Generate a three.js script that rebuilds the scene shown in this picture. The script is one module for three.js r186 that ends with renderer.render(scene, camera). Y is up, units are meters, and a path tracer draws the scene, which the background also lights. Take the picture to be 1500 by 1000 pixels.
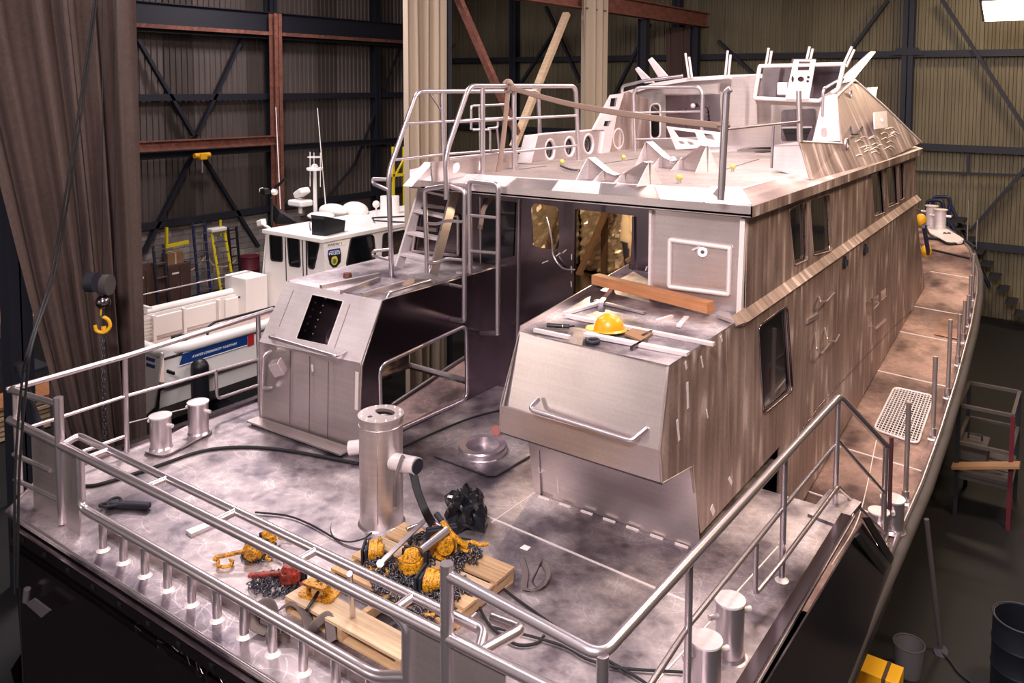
import * as THREE from 'three';
import { mergeGeometries, toCreasedNormals } from 'three/addons/utils/BufferGeometryUtils.js';
import { RectAreaLightUniformsLib } from 'three/addons/lights/RectAreaLightUniformsLib.js';
import { RoundedBoxGeometry } from 'three/addons/geometries/RoundedBoxGeometry.js';
import { MarchingCubes } from 'three/addons/objects/MarchingCubes.js';

// ---------- camera, light, exposure ----------
const scene = new THREE.Scene();
scene.background = new THREE.Color(0x05060a);
const F = 1208.28, CX = 791.33, CY = 202.12;               // focal length and principal point in pixels of the 1500 x 1000 frame
const camera = new THREE.PerspectiveCamera(2 * Math.atan(500 / F) * 180 / Math.PI, 1.5, 0.1, 120);
camera.rotation.order = 'YXZ';
camera.rotation.set(-0.0661125, 0.599045, 0.00565845);
camera.position.set(5.5, 4.2, 0);
camera.setViewOffset(1500, 1000, 750 - CX, 500 - CY, 1500, 1000);
camera.updateMatrixWorld(true);
scene.add(camera);
const renderer = new THREE.WebGLRenderer({ antialias: true });
renderer.toneMapping = THREE.LinearToneMapping;
renderer.toneMappingExposure = 1.2;
renderer.shadowMap.enabled = true;
RectAreaLightUniformsLib.init();
const FLOOR = -2.65;
// ceiling lamps: x, y, z, width, depth, intensity, warm?, tilt
const LAMPS = [
  [4.8, 7.8, 1.8, 2.2, 1.3, 140, 0, 1.12], [-1.5, 8.8, -2.6, 1.6, 1.0, 20, 0, 0.3], [-4.8, 8.6, -7.6, 1.6, 1.0, 42, 0],
  [2.4, 7.6, -9.6, 1.8, 1.1, 68, 0, 0.3], [7.4, 8.0, -10.8, 1.8, 1.2, 84, 1], [0.4, 8.6, -16.0, 1.6, 1.0, 60, 0],
  [3.62, 5.9, -22.0, 1.1, 0.8, 60, 1, -0.5], [-9.6, 8.2, -10.5, 1.6, 1.0, 105, 0], [-14.6, 8.0, -16.5, 1.4, 0.9, 70, 0], [4.5, 8.6, -23.5, 1.6, 1.0, 70, 1],
];

// ---------- helpers ----------
const V = (x, y, z) => new THREE.Vector3(x, y, z);
const v3 = p => p.isVector3 ? p : V(p[0], p[1], p[2]);
let seed = 7;
const rnd = () => { seed = (seed * 16807) % 2147483647; return seed / 2147483647; };
const rr = (a, b) => a + (b - a) * rnd();
// a photo pixel gives a direction; the point is where it meets a plane that the thing lies on
const ray = (px, py) => V((px - CX) / F, -(py - CY) / F, -1).applyEuler(camera.rotation);
const hit = (n, d, px, py) => { const r = ray(px, py), c = camera.position; return c.clone().addScaledVector(r, (d - n.dot(c)) / n.dot(r)); };
const pX = (x, px, py) => hit(V(1, 0, 0), x, px, py);
const pY = (y, px, py) => hit(V(0, 1, 0), y, px, py);
const pZ = (z, px, py) => hit(V(0, 0, 1), z, px, py);
const RN = V(-0.02, 1, 0), RD = 3.08;                      // the slightly canted upper deck
const pR = (px, py, dy = 0) => hit(RN, RD + dy, px, py);
const DA = -2.215, DB = 0.13;                              // sheer of the side deck: y = DA + DB * (-z)
const pD = (px, py, dy = 0) => hit(V(0, 1, DB), DA + dy, px, py);
const deckY = z => DA - DB * z;
const mapX = (x, l) => l.map(q => pX(x, q[0], q[1])), mapZ = (z, l) => l.map(q => pZ(z, q[0], q[1]));

function clean(g) {
  if (g.index) g = g.toNonIndexed();
  for (const k of Object.keys(g.attributes)) if (!['position', 'normal', 'uv'].includes(k)) g.deleteAttribute(k);
  if (!g.attributes.normal) g.computeVertexNormals();
  return g;
}
function boxUV(g) {                                        // uv in metres from the dominant direction of each face
  const p = g.attributes.position, uv = new Float32Array(p.count * 2), a = V(0, 0, 0), b = V(0, 0, 0), c = V(0, 0, 0), n = V(0, 0, 0);
  for (let i = 0; i < p.count; i += 3) {
    a.fromBufferAttribute(p, i); b.fromBufferAttribute(p, i + 1); c.fromBufferAttribute(p, i + 2);
    n.copy(b).sub(a).cross(c.sub(a));
    const x = Math.abs(n.x), y = Math.abs(n.y), z = Math.abs(n.z);
    for (let k = 0; k < 3; k++) {
      const X = p.getX(i + k), Y = p.getY(i + k), Z = p.getZ(i + k);
      const q = y >= x && y >= z ? [X, Z] : x >= z ? [Z, Y] : [X, Y];
      uv[(i + k) * 2] = q[0]; uv[(i + k) * 2 + 1] = q[1];
    }
  }
  g.setAttribute('uv', new THREE.BufferAttribute(uv, 2));
  return g;
}
const join = l => l.length === 1 ? clean(l[0]) : mergeGeometries(l.map(g => { g = clean(g); if (!g.attributes.uv) boxUV(g); return g; }));
const PIECES = new Set(['weld_seam', 'bracket', 'rung', 'door_jamb', 'side_rail_bar', 'low_rail', 'cradle', 'panel_frame', 'deck_seam', 'standoff_loop', 'seam', 'bar', 'post', 'ground_patch', 'grab_loop', 'inner_frame', 'rail', 'stringer', 'wire_rope', 'deck_board', 'rod', 'dipole', 'gunwale', 'door_edge', 'camera_lamp', 'spacer', 'edge_bead', 'padeye', 'window_rim', 'hatch_trunk']);
const used = {};
const numbered = n => { const k = used[n] = (used[n] ?? -1) + 1; return k ? `${n}_${String(k).padStart(3, '0')}` : n; };
function part(parent, name, geos, mat, label, keepUV) {
  if (Array.isArray(geos) && geos.length > 1 && PIECES.has(name)) return geos.map(g => part(parent, name, g, mat, label, keepUV)).pop();
  let g = join(Array.isArray(geos) ? geos : [geos]);
  if (!keepUV) boxUV(g);
  const m = new THREE.Mesh(g, mat); m.name = name; parent.add(m);
  if (label) m.userData.label = label;
  return m;
}
function group(name) { const o = new THREE.Group(); o.name = numbered(name); scene.add(o); return o; }
function tag(o, label, category, grp) { Object.assign(o.userData, { label, category }); if (grp) o.userData.group = grp; return o; }
function ground(o) {                                       // move a group's origin to its base
  const b = new THREE.Box3().setFromObject(o), c = b.getCenter(V(0, 0, 0)); c.y = b.min.y;
  o.position.add(c); for (const k of o.children) k.position.sub(c);
  return o;
}
function thing(name, label, category, grp) { return tag(group(name), label, category, grp); }
function copy(o, pos, rot, label) { const c = o.clone(); c.name = numbered(o.name.replace(/_\d{3}$/, '')); c.position.copy(v3(pos)); if (rot) c.rotation.set(...rot); c.userData = { ...o.userData }; if (label) c.userData.label = label; scene.add(c); return c; }
const struct = o => { o.userData.kind = 'structure'; return o; };

const box = (w, h, d, x = 0, y = 0, z = 0, rx = 0, ry = 0, rz = 0) => { const g = new THREE.BoxGeometry(w, h, d); if (rx || ry || rz) g.applyMatrix4(new THREE.Matrix4().makeRotationFromEuler(new THREE.Euler(rx, ry, rz))); return g.translate(x, y, z); };
const rbox = (w, h, d, r, x = 0, y = 0, z = 0, rx = 0, ry = 0, rz = 0) => { const g = new RoundedBoxGeometry(w, h, d, 2, r); if (rx || ry || rz) g.applyMatrix4(new THREE.Matrix4().makeRotationFromEuler(new THREE.Euler(rx, ry, rz))); return g.translate(x, y, z); };
function along(g, a, b) {                                  // a geometry made along +y, set between two points
  a = v3(a); b = v3(b); const d = b.clone().sub(a), L = d.length();
  return g.applyMatrix4(new THREE.Matrix4().makeRotationFromQuaternion(new THREE.Quaternion().setFromUnitVectors(V(0, 1, 0), d.normalize()))).translate((a.x + b.x) / 2, (a.y + b.y) / 2, (a.z + b.z) / 2);
}
const cyl = (a, b, r, r2 = r, seg = 14) => along(new THREE.CylinderGeometry(r2, r, v3(a).distanceTo(v3(b)), seg), a, b);
function beam(a, b, w, h, up = V(0, 1, 0)) {               // bar with a rectangular section
  a = v3(a); b = v3(b); const z = b.clone().sub(a), L = z.length(); z.normalize();
  const x = up.clone().cross(z); if (x.lengthSq() < 1e-6) x.set(1, 0, 0); x.normalize(); const y = z.clone().cross(x);
  return new THREE.BoxGeometry(w, h, L).applyMatrix4(new THREE.Matrix4().makeBasis(x, y, z).setPosition((a.x + b.x) / 2, (a.y + b.y) / 2, (a.z + b.z) / 2));
}
function ibeam(a, b, w, h, t = 0.015, up = V(0, 1, 0)) {   // wide flange section
  a = v3(a); b = v3(b); const z = b.clone().sub(a).normalize(), x = up.clone().cross(z); if (x.lengthSq() < 1e-6) x.set(1, 0, 0); x.normalize(); const y = z.clone().cross(x);
  const o = y.clone().multiplyScalar(h / 2 - t / 2);
  return [beam(a.clone().add(o), b.clone().add(o), w, t, up), beam(a.clone().sub(o), b.clone().sub(o), w, t, up), beam(a, b, t, h, up)];
}
function fillet(pts, r, closed) {
  const P = pts.map(v3), out = [], n = P.length;
  for (let i = 0; i < n; i++) {
    if (!closed && (i === 0 || i === n - 1)) { out.push(P[i].clone()); continue; }
    const a = P[(i + n - 1) % n], b = P[i], c = P[(i + 1) % n];
    const ab = a.clone().sub(b), cb = c.clone().sub(b), k = Math.min(r, ab.length() * 0.48, cb.length() * 0.48);
    const s = b.clone().addScaledVector(ab.normalize(), k), e = b.clone().addScaledVector(cb.normalize(), k);
    if (k < 1e-4) { out.push(b.clone()); continue; }
    for (let j = 0; j <= 5; j++) { const t = j / 5; out.push(s.clone().multiplyScalar((1 - t) ** 2).addScaledVector(b, 2 * t * (1 - t)).addScaledVector(e, t * t)); }
  }
  return out;
}
function sweep(P, r, seg = 9, closed = false, flat = 1) {  // tube (or flat strap) along a polyline
  const n = P.length, pos = [], nor = [], idx = [];
  let N = null;
  for (let i = 0; i < n; i++) {
    const a = P[closed ? (i + n - 1) % n : Math.max(0, i - 1)], c = P[closed ? (i + 1) % n : Math.min(n - 1, i + 1)];
    const T = c.clone().sub(a).normalize();
    if (!N) { N = V(0, 1, 0).cross(T); if (N.lengthSq() < 1e-4) N = V(1, 0, 0).cross(T); N.normalize(); }
    N.addScaledVector(T, -N.dot(T)).normalize();
    const B = T.clone().cross(N);
    for (let j = 0; j < seg; j++) {
      const t = j / seg * 2 * Math.PI, q = N.clone().multiplyScalar(Math.cos(t)).addScaledVector(B, Math.sin(t) * flat);
      pos.push(P[i].x + q.x * r, P[i].y + q.y * r, P[i].z + q.z * r);
      const m = N.clone().multiplyScalar(Math.cos(t) * flat).addScaledVector(B, Math.sin(t)).normalize(); nor.push(m.x, m.y, m.z);
    }
  }
  for (let i = 0; i < (closed ? n : n - 1); i++) for (let j = 0; j < seg; j++) {
    const i2 = (i + 1) % n, a = i * seg + j, b = i * seg + (j + 1) % seg, c = i2 * seg + j, d = i2 * seg + (j + 1) % seg;
    idx.push(a, b, c, b, d, c);
  }
  if (!closed) for (const [i, s] of [[0, 1], [n - 1, -1]]) {
    const k = pos.length / 3; pos.push(P[i].x, P[i].y, P[i].z); const T = P[i].clone().sub(P[i ? i - 1 : 1]).normalize(); nor.push(T.x, T.y, T.z);
    for (let j = 0; j < seg; j++) { const a = i * seg + j, b = i * seg + (j + 1) % seg; s > 0 ? idx.push(k, b, a) : idx.push(k, a, b); }
  }
  const g = new THREE.BufferGeometry(); g.setAttribute('position', new THREE.Float32BufferAttribute(pos, 3)); g.setAttribute('normal', new THREE.Float32BufferAttribute(nor, 3)); g.setIndex(idx);
  return g;
}
const pipe = (pts, r, f = 0.08, closed = false, seg = 9) => sweep(fillet(pts, f, closed), r, seg, closed);
function smooth(pts, n = 40) { return new THREE.CatmullRomCurve3(pts.map(v3), false, 'catmullrom', 0.5).getPoints(n); }
const cable = (pts, r, n = 40, seg = 6, flat = 1) => sweep(smooth(pts, n), r, seg, false, flat);
function plate(pts, t = 0.012, holes = [], bevel = 0) {    // flat plate with thickness behind its outline
  const P = pts.map(v3), n = V(0, 0, 0);
  for (let i = 0; i < P.length; i++) { const a = P[i], b = P[(i + 1) % P.length]; n.x += (a.y - b.y) * (a.z + b.z); n.y += (a.z - b.z) * (a.x + b.x); n.z += (a.x - b.x) * (a.y + b.y); }
  n.normalize();
  const u = P[1].clone().sub(P[0]); u.addScaledVector(n, -u.dot(n)).normalize(); const w = n.clone().cross(u);
  const to2 = q => { const d = v3(q).clone().sub(P[0]); return new THREE.Vector2(d.dot(u), d.dot(w)); };
  const s = new THREE.Shape(P.map(to2));
  for (const h of holes) s.holes.push(new THREE.Path(h.map(to2)));
  const g = new THREE.ExtrudeGeometry(s, { depth: t, bevelEnabled: bevel > 0, bevelSize: bevel, bevelThickness: bevel, bevelSegments: 1, bevelOffset: -bevel });
  return g.translate(0, 0, -t).applyMatrix4(new THREE.Matrix4().makeBasis(u, w, n).setPosition(P[0]));
}
const round = (pts, r) => fillet(pts, r, true);
const ring = (c, r, n = 20, ax = 'z') => Array.from({ length: n }, (_, i) => { const t = i / n * 2 * Math.PI, a = Math.cos(t) * r, b = Math.sin(t) * r; c = v3(c); return ax === 'z' ? V(c.x + a, c.y + b, c.z) : ax === 'y' ? V(c.x + a, c.y, c.z + b) : V(c.x, c.y + a, c.z + b); });
const lathe = (prof, x, y, z, seg = 24) => toCreasedNormals(new THREE.LatheGeometry(prof.map(q => new THREE.Vector2(q[0], q[1])), seg), 0.6).translate(x, y, z);
const lerp = (a, b, t) => v3(a).clone().lerp(v3(b), t);

// ---------- materials ----------
function noiseGrid(n, cells, cy = cells) {                 // tileable value noise
  const g = new Float32Array(cells * cy); for (let i = 0; i < g.length; i++) g[i] = rnd();
  const o = new Float32Array(n * n), S = t => t * t * (3 - 2 * t);
  for (let y = 0; y < n; y++) for (let x = 0; x < n; x++) {
    const fx = x / n * cells, fy = y / n * cy, i = Math.floor(fx), j = Math.floor(fy), u = S(fx - i), v = S(fy - j);
    const a = g[j * cells + i], b = g[j * cells + (i + 1) % cells], c = g[((j + 1) % cy) * cells + i], d = g[((j + 1) % cy) * cells + (i + 1) % cells];
    o[y * n + x] = (a * (1 - u) + b * u) * (1 - v) + (c * (1 - u) + d * u) * v;
  }
  return o;
}
function tex(n, fn, srgb, rep = 1) {
  const d = new Uint8Array(n * n * 4);
  for (let i = 0; i < n * n; i++) { const c = fn(i % n, Math.floor(i / n), i); d[i * 4] = c[0]; d[i * 4 + 1] = c[1]; d[i * 4 + 2] = c[2]; d[i * 4 + 3] = 255; }
  const t = new THREE.DataTexture(d, n, n); t.wrapS = t.wrapT = THREE.RepeatWrapping; t.magFilter = THREE.LinearFilter; t.minFilter = THREE.LinearMipmapLinearFilter; t.generateMipmaps = true;
  if (srgb) t.colorSpace = THREE.SRGBColorSpace; t.repeat.set(rep, rep); t.needsUpdate = true; return t;
}
const cl = v => Math.max(0, Math.min(255, v));
const N = 512;
const nA = noiseGrid(N, 4), nB = noiseGrid(N, 13), nC = noiseGrid(N, 47), nD = noiseGrid(N, 150), nV = noiseGrid(N, 60, 4), nV2 = noiseGrid(N, 170, 6), nH = noiseGrid(N, 3, 120), nV3 = noiseGrid(N, 34, 9);
function swirls(n, count, rmin, rmax) {                    // arcs left by a grinding disc
  const o = new Float32Array(n * n);
  for (let k = 0; k < count; k++) {
    const cx = rnd() * n, cy = rnd() * n, r = rr(rmin, rmax), a0 = rnd() * 6.28, a1 = a0 + rr(0.6, 2.6), w = rr(0.25, 1);
    for (let a = a0; a < a1; a += 0.7 / r) { const x = Math.round(cx + r * Math.cos(a) + n) % n, y = Math.round(cy + r * Math.sin(a) * 0.8 + n * 2) % n; o[y * n + x] = Math.max(o[y * n + x], w); }
  }
  return o;
}
const sw = swirls(N, 900, 8, 60);
const mix3 = (a, b, t) => [a[0] + (b[0] - a[0]) * t, a[1] + (b[1] - a[1]) * t, a[2] + (b[2] - a[2]) * t];
// mill-finish aluminium in several states of work
const deckMap = tex(N, (x, y, i) => { const t = nA[i] * 0.55 + nB[i] * 0.3 + nC[i] * 0.15, s = sw[i] * 40 * nB[i]; let c = mix3([112, 102, 110], [210, 198, 198], Math.min(1, Math.max(0, (t - 0.25) * 2))); const k = Math.max(0, Math.min(1, (0.42 - (nB[i] * 0.45 + nC[i] * 0.2 + nA[i] * 0.35)) * 5)); c = mix3(c, [92, 84, 94], k * 0.6); return c.map(v => cl(v + s + (nD[i] - 0.5) * 16)); }, true, 0.3);
const deckRough = tex(N, (x, y, i) => { const v = cl(70 + nA[i] * 50 + nB[i] * 60 + nD[i] * 25 - sw[i] * 30); return [v, v, v]; }, false, 0.3);
const wallMap = tex(N, (x, y, i) => { const s = nV[i] * 0.3 + nV3[i] * 0.2 + nB[i] * 0.2 + nA[i] * 0.3; let c = mix3([136, 115, 109], [188, 167, 160], Math.min(1, Math.max(0, (s - 0.28) * 2.1))); const k = nV3[i] * 0.6 + nB[i] * 0.4; if (k > 0.7) c = mix3(c, [234, 220, 215], Math.min(0.55, (k - 0.7) * 4)); return c.map(v => cl(v + (nD[i] - 0.5) * 12)); }, true, 0.5);
const wallRough = tex(N, (x, y, i) => { const v = cl(96 + nV3[i] * 40 + nB[i] * 50); return [v, v, v]; }, false, 0.5);
wallMap.repeat.set(0.4, 0.24); wallRough.repeat.set(0.4, 0.24);
const sheetMap = tex(N, (x, y, i) => { const s = nA[i] * 0.6 + nH[i] * 0.25 + nB[i] * 0.15; return mix3([196, 184, 182], [226, 214, 212], s).map(v => cl(v + (nD[i] - 0.5) * 8)); }, true, 0.6);
const sandedLitMap = tex(N, (x, y, i) => { const s = nA[i] * 0.5 + nH[i] * 0.25 + nB[i] * 0.25; return mix3([204, 192, 192], [240, 230, 230], s).map(v => cl(v + (nD[i] - 0.5) * 8)); }, true, 0.6);
const roofMap = tex(N, (x, y, i) => { const s = nA[i] * 0.5 + nB[i] * 0.3 + nC[i] * 0.2; return mix3([132, 118, 113], [182, 166, 160], s).map(v => cl(v + (nD[i] - 0.5) * 14 + sw[i] * 12)); }, true, 0.35);
const brushBump = tex(N, (x, y, i) => { const v = cl(110 + nH[i] * 30 + nD[i] * 25 + nB[i] * 30); return [v, v, v]; }, false, 0.8);
const swirlBump = tex(N, (x, y, i) => { const v = cl(90 + sw[i] * 70 + nB[i] * 50 + nC[i] * 20); return [v, v, v]; }, false, 0.42);
const mat = (c, o = {}) => new THREE.MeshStandardMaterial({ color: c, roughness: 0.6, ...o });
const M = {
  deck: mat(0xffffff, { map: deckMap, roughnessMap: deckRough, roughness: 1, metalness: 0.8, bumpMap: swirlBump, bumpScale: 0.0025 }),
  side: mat(0xffffff, { map: wallMap, roughnessMap: wallRough, roughness: 1, metalness: 0.6, bumpMap: brushBump, bumpScale: 0.002 }),
  sheet: mat(0xffffff, { map: sheetMap, roughness: 0.34, metalness: 0.86, bumpMap: brushBump, bumpScale: 0.0008 }),
  bright: mat(0xffffff, { map: sandedLitMap, roughness: 0.45, metalness: 0.3 }),  // sanded aluminium made paler; light on aft faces is partly in the colour
  roofdeck: mat(0xffffff, { map: roofMap, roughness: 0.55, metalness: 0.3, bumpMap: brushBump, bumpScale: 0.001 }),
  tube: mat(0xd0c6ca, { roughness: 0.3, metalness: 0.9 }),
  weld: mat(0xf2e8e4, { roughness: 0.5, metalness: 0.4 }),
  shadeAlu: mat(0x9c98a2, { map: sheetMap, roughness: 0.22, metalness: 1, bumpMap: brushBump, bumpScale: 0.0006 }),  // unground plate tone, darkened to carry the shade of passage and undersides
  black: mat(0x14151a, { roughness: 0.45 }),
  rubber: mat(0x17171b, { roughness: 0.7 }),
  pane: new THREE.MeshPhysicalMaterial({ color: 0x0c0e13, roughness: 0.12, metalness: 0, clearcoat: 0.6 }),
  primer: mat(0x4a4442, { roughness: 0.8, metalness: 0.2 }),
};
// ---------- the hall ----------
const concreteMap = tex(N, (x, y, i) => { const t = nA[i] * 0.4 + nB[i] * 0.35 + nC[i] * 0.25; return mix3([84, 76, 76], [122, 112, 110], t).map(v => cl(v + (nD[i] - 0.5) * 16 - (nC[i] > 0.82 ? 22 : 0))); }, true, 0.25);
const clothMap = tex(N, (x, y, i) => { const t = nA[i] * 0.5 + nV[i] * 0.12 + nC[i] * 0.38; return mix3([140, 126, 120], [170, 156, 148], t).map(v => cl(v + (nD[i] - 0.5) * 16)); }, true, 0.4);
const rustMap = tex(N, (x, y, i) => { const t = nB[i] * 0.5 + nC[i] * 0.5; return mix3([96, 58, 48], [150, 96, 80], t).map(v => cl(v + (nD[i] - 0.5) * 18)); }, true, 0.6);
const sheetSteelMap = tex(N, (x, y, i) => { const t = nV[i] * 0.5 + nA[i] * 0.3 + nV2[i] * 0.2; return mix3([132, 124, 112], [176, 166, 150], t).map(v => cl(v + (nD[i] - 0.5) * 10)); }, true, 0.3);
const woodMap = tex(N, (x, y, i) => { const t = nH[i] * 0.6 + nB[i] * 0.25 + nD[i] * 0.15; return mix3([180, 150, 120], [222, 198, 166], t); }, true, 0.9);
Object.assign(M, {
  floor: mat(0x1e1e25, { map: concreteMap, roughness: 0.75 }),
  cladGrey: mat(0xa6a0aa, { map: sheetSteelMap, roughness: 0.62, metalness: 0.25 }),
  cladOlive: mat(0xbab8a4, { map: sheetSteelMap, roughness: 0.6, metalness: 0.25 }),
  steel: mat(0x262832, { roughness: 0.6, metalness: 0.3 }),
  rust: mat(0xffffff, { map: rustMap, roughness: 0.75, metalness: 0.1 }),
  block: mat(0x9a908c, { roughness: 0.9 }),
  cloth: mat(0x8a7c78, { map: clothMap, roughness: 0.95, side: THREE.DoubleSide }),
  canvas: mat(0xb4a490, { roughness: 0.95, side: THREE.DoubleSide }),
  wood: mat(0xffffff, { map: woodMap, roughness: 0.75 }),
  timber: mat(0xe0b090, { map: woodMap, roughness: 0.7 }),
  yellow: mat(0xe6ab1e, { roughness: 0.45 }),
  paintYellow: mat(0xd9c21c, { roughness: 0.5 }),
  red: mat(0xa8352a, { roughness: 0.5 }),
  drumRed: mat(0x5a1a26, { roughness: 0.5 }),
  brown: mat(0x4e372f, { roughness: 0.6 }),
  card: mat(0x8d6a4c, { roughness: 0.85 }),
  white: mat(0xf0ece8, { roughness: 0.4 }),
  navy: mat(0x1c2348, { roughness: 0.5 }),
});
const WX = -18.5, WZ = -27.5, EX = 13, BZ = 4.6, CEIL = 9.8;
const one = (name, geos, m) => struct(part(scene, name, geos, m));
const floor = one('floor', box(EX - WX + 0.4, 0.3, BZ - WZ + 0.4, (EX + WX) / 2, FLOOR - 0.15, (BZ + WZ) / 2), M.floor);
one('ceiling', box(EX - WX + 0.4, 0.2, BZ - WZ + 0.4, (EX + WX) / 2, CEIL + 0.1, (BZ + WZ) / 2), mat(0x9aa0b4, { roughness: 0.9 }));
const wallLeft = one('wall_left', box(0.2, CEIL - FLOOR, BZ - WZ, WX - 0.1, (CEIL + FLOOR) / 2, (BZ + WZ) / 2), M.cladGrey);
const wallFar = one('wall_far', box(EX - WX, CEIL - FLOOR, 0.2, (EX + WX) / 2, (CEIL + FLOOR) / 2, WZ - 0.1), M.cladOlive);
one('wall_right', box(0.2, CEIL - FLOOR, BZ - WZ, EX + 0.1, (CEIL + FLOOR) / 2, (BZ + WZ) / 2), M.cladGrey);
one('wall_near', box(EX - WX, CEIL - FLOOR, 0.2, (EX + WX) / 2, (CEIL + FLOOR) / 2, BZ + 0.1), mat(0xd8d2d4, { roughness: 0.8 }));
// corrugated sheets, each one metre wide with five ribs
function corrugated(h, ribs = 5, w = 0.98, d = 0.035) {
  const prof = [], p = w / ribs;
  for (let i = 0; i < ribs; i++) { const x = i * p - w / 2; prof.push([x, 0], [x + p * 0.45, 0], [x + p * 0.55, d], [x + p * 0.9, d]); } prof.push([w / 2, 0], [w / 2, -0.01], [-w / 2, -0.01]);
  return new THREE.ExtrudeGeometry(new THREE.Shape(prof.map(q => new THREE.Vector2(q[0], q[1]))), { depth: h, bevelEnabled: false }).rotateX(-Math.PI / 2);   // ribs face -z, height along +y
}
const clean1 = g => boxUV(clean(g));
const sheetL = clean1(corrugated(CEIL + 0.2).rotateY(-Math.PI / 2)), sheetF = clean1(corrugated(CEIL - FLOOR).rotateY(Math.PI));
function put(parent, name, g, m, x, y, z) { const o = new THREE.Mesh(g, m); o.name = name; o.position.set(x, y, z); parent.add(o); return o; }
const oliveB = M.cladOlive.clone(); oliveB.color.set(0xaeaa98); const greyB = M.cladGrey.clone(); greyB.color.set(0x827c80);
for (let z = WZ + 0.5, k = 0; z < -8; z += 1, k++) put(wallLeft, 'cladding_sheet', sheetL, k % 3 ? M.cladGrey : greyB, WX + 0.015, -0.2, z);
for (let x = WX + 0.5, k = 0; x < EX; x += 1, k++) put(wallFar, 'cladding_sheet', sheetF, k % 3 ? M.cladOlive : oliveB, x, FLOOR, WZ + 0.015);
{ // block plinth under the cladding of the long wall
  const bl = clean1(new RoundedBoxGeometry(0.12, 0.19, 0.39, 1, 0.008)), bm = [0x8c8280, 0x7e7674, 0x988e88].map(c => { const m = M.block.clone(); m.color.set(c); return m; });
  for (let r = 0; r < 12; r++) for (let c = 0; c < 19; c++) put(wallLeft, 'concrete_block', bl, bm[Math.floor(rnd() * 3)], WX + 0.06, FLOOR + 0.1 + r * 0.2, -19.6 + c * 0.4 + (r % 2) * 0.2);
}
// steelwork of the long wall
const sx = WX + 0.3;
for (const z of [-13.0, -18.3, -23.2]) part(wallLeft, 'column', ibeam([sx, FLOOR, z], [sx, CEIL, z], 0.3, 0.3, 0.02, V(1, 0, 0)), M.steel);
for (const py of [142, 319]) { const p = pX(sx, 300, py); part(wallLeft, 'girt', beam([sx, p.y, WZ], [sx, p.y, -8], 0.16, 0.2), M.steel); }
part(wallLeft, 'eave_beam', ibeam([sx + 0.2, 6.1, WZ], [sx + 0.2, 6.1, -8], 0.3, 0.9, 0.03), M.steel);
part(wallLeft, 'crane_rail', beam([sx + 0.35, 5.82, WZ], [sx + 0.35, 5.82, -8], 0.3, 0.12), M.rust);
for (const [a, b] of [[[201, 57], [283, 198]], [[354, 57], [288, 198]], [[283, 225], [210, 370]], [[300, 234], [378, 361]]]) part(wallLeft, 'brace', beam(pX(sx, ...a), pX(sx, ...b), 0.1, 0.16, V(1, 0, 0)), M.steel);
for (const [a, b] of [[[430, 350], [520, 240]], [[590, 60], [520, 240]]]) part(wallLeft, 'brace', beam(pX(sx, ...a), pX(sx, ...b), 0.06, 0.1, V(1, 0, 0)), M.steel);
part(wallLeft, 'column', ibeam(pX(-17.6, 410, 470), pX(-17.6, 403, 20), 0.3, 0.3, 0.02, V(1, 0, 0)), M.rust, 'rust red column beside the dark one');
part(wallLeft, 'crane_beam', ibeam(pX(-17.4, 120, 219), pX(-17.4, 402, 205), 0.22, 0.3, 0.03), M.rust, 'rust red beam halfway up the wall');
part(wallLeft, 'ledge_beam', ibeam(pX(-17.9, 120, 234), pX(-17.9, 595, 205), 0.2, 0.22, 0.03), M.steel);
// steelwork of the far wall
const fz = WZ + 0.25;
for (const x of [0.5, -7.2, -14.4, 8.2]) part(wallFar, 'column', ibeam([x, FLOOR, fz], [x, CEIL, fz], 0.32, 0.32, 0.025, V(0, 0, 1)), M.steel);
for (const py of [78, 218, 358]) { const y = pZ(fz, 1420, py).y; part(wallFar, 'girt', beam([WX, y, fz], [EX, y, fz], 0.18, 0.2), M.steel); }
part(wallFar, 'tie_rod', beam(pZ(fz, 1338, 251), pZ(fz, 1560, 259), 0.06, 0.07), M.steel);
part(wallFar, 'hanger', beam(pZ(fz, 1418, 222), pZ(fz, 1418, 254), 0.08, 0.08), M.steel);
for (const [a, b] of [[[1301, 0], [1190, 150]], [[1380, 0], [1530, 232]], [[1560, 180], [1421, 339]], [[952, 35], [880, 180]], [[1052, 60], [1160, 160]], [[745, 150], [830, 20]], [[800, 10], [850, 120]]]) part(wallFar, 'brace', beam(pZ(fz + 0.1, ...a), pZ(fz + 0.1, ...b), 0.1, 0.16, V(0, 0, 1)), M.steel);
part(wallFar, 'gusset', plate([[0.2, 5.35, fz + 0.18], [0.8, 5.35, fz + 0.18], [0.95, 5.12, fz + 0.18], [0.05, 5.12, fz + 0.18]], 0.02), M.steel);
// crane runway between the two bays
const rw = group('crane_runway'); rw.userData = { label: 'rusty overhead crane runway with its braces along the bay', category: 'crane runway' };
part(rw, 'rail_beam', ibeam([-6.2, 6.45, WZ], [-6.2, 6.45, 2], 0.3, 0.5, 0.04), M.rust);
part(rw, 'brace', beam(pX(-6.2, 668, -10), pX(-6.2, 757, 195), 0.12, 0.16, V(1, 0, 0)), M.rust, 'rust red diagonal brace');
part(rw, 'brace', beam(pX(-6.2, 830, 20), pX(-6.2, 752, 215), 0.12, 0.18, V(1, 0, 0)), M.wood, 'pale diagonal brace');
for (const z of [-13.6, -23.0, -26.9, -5.0]) part(rw, 'column', ibeam([-6.35, FLOOR, z], [-6.35, 6.2, z], 0.28, 0.28, 0.02, V(1, 0, 0)), M.steel);
struct(rw);
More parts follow.
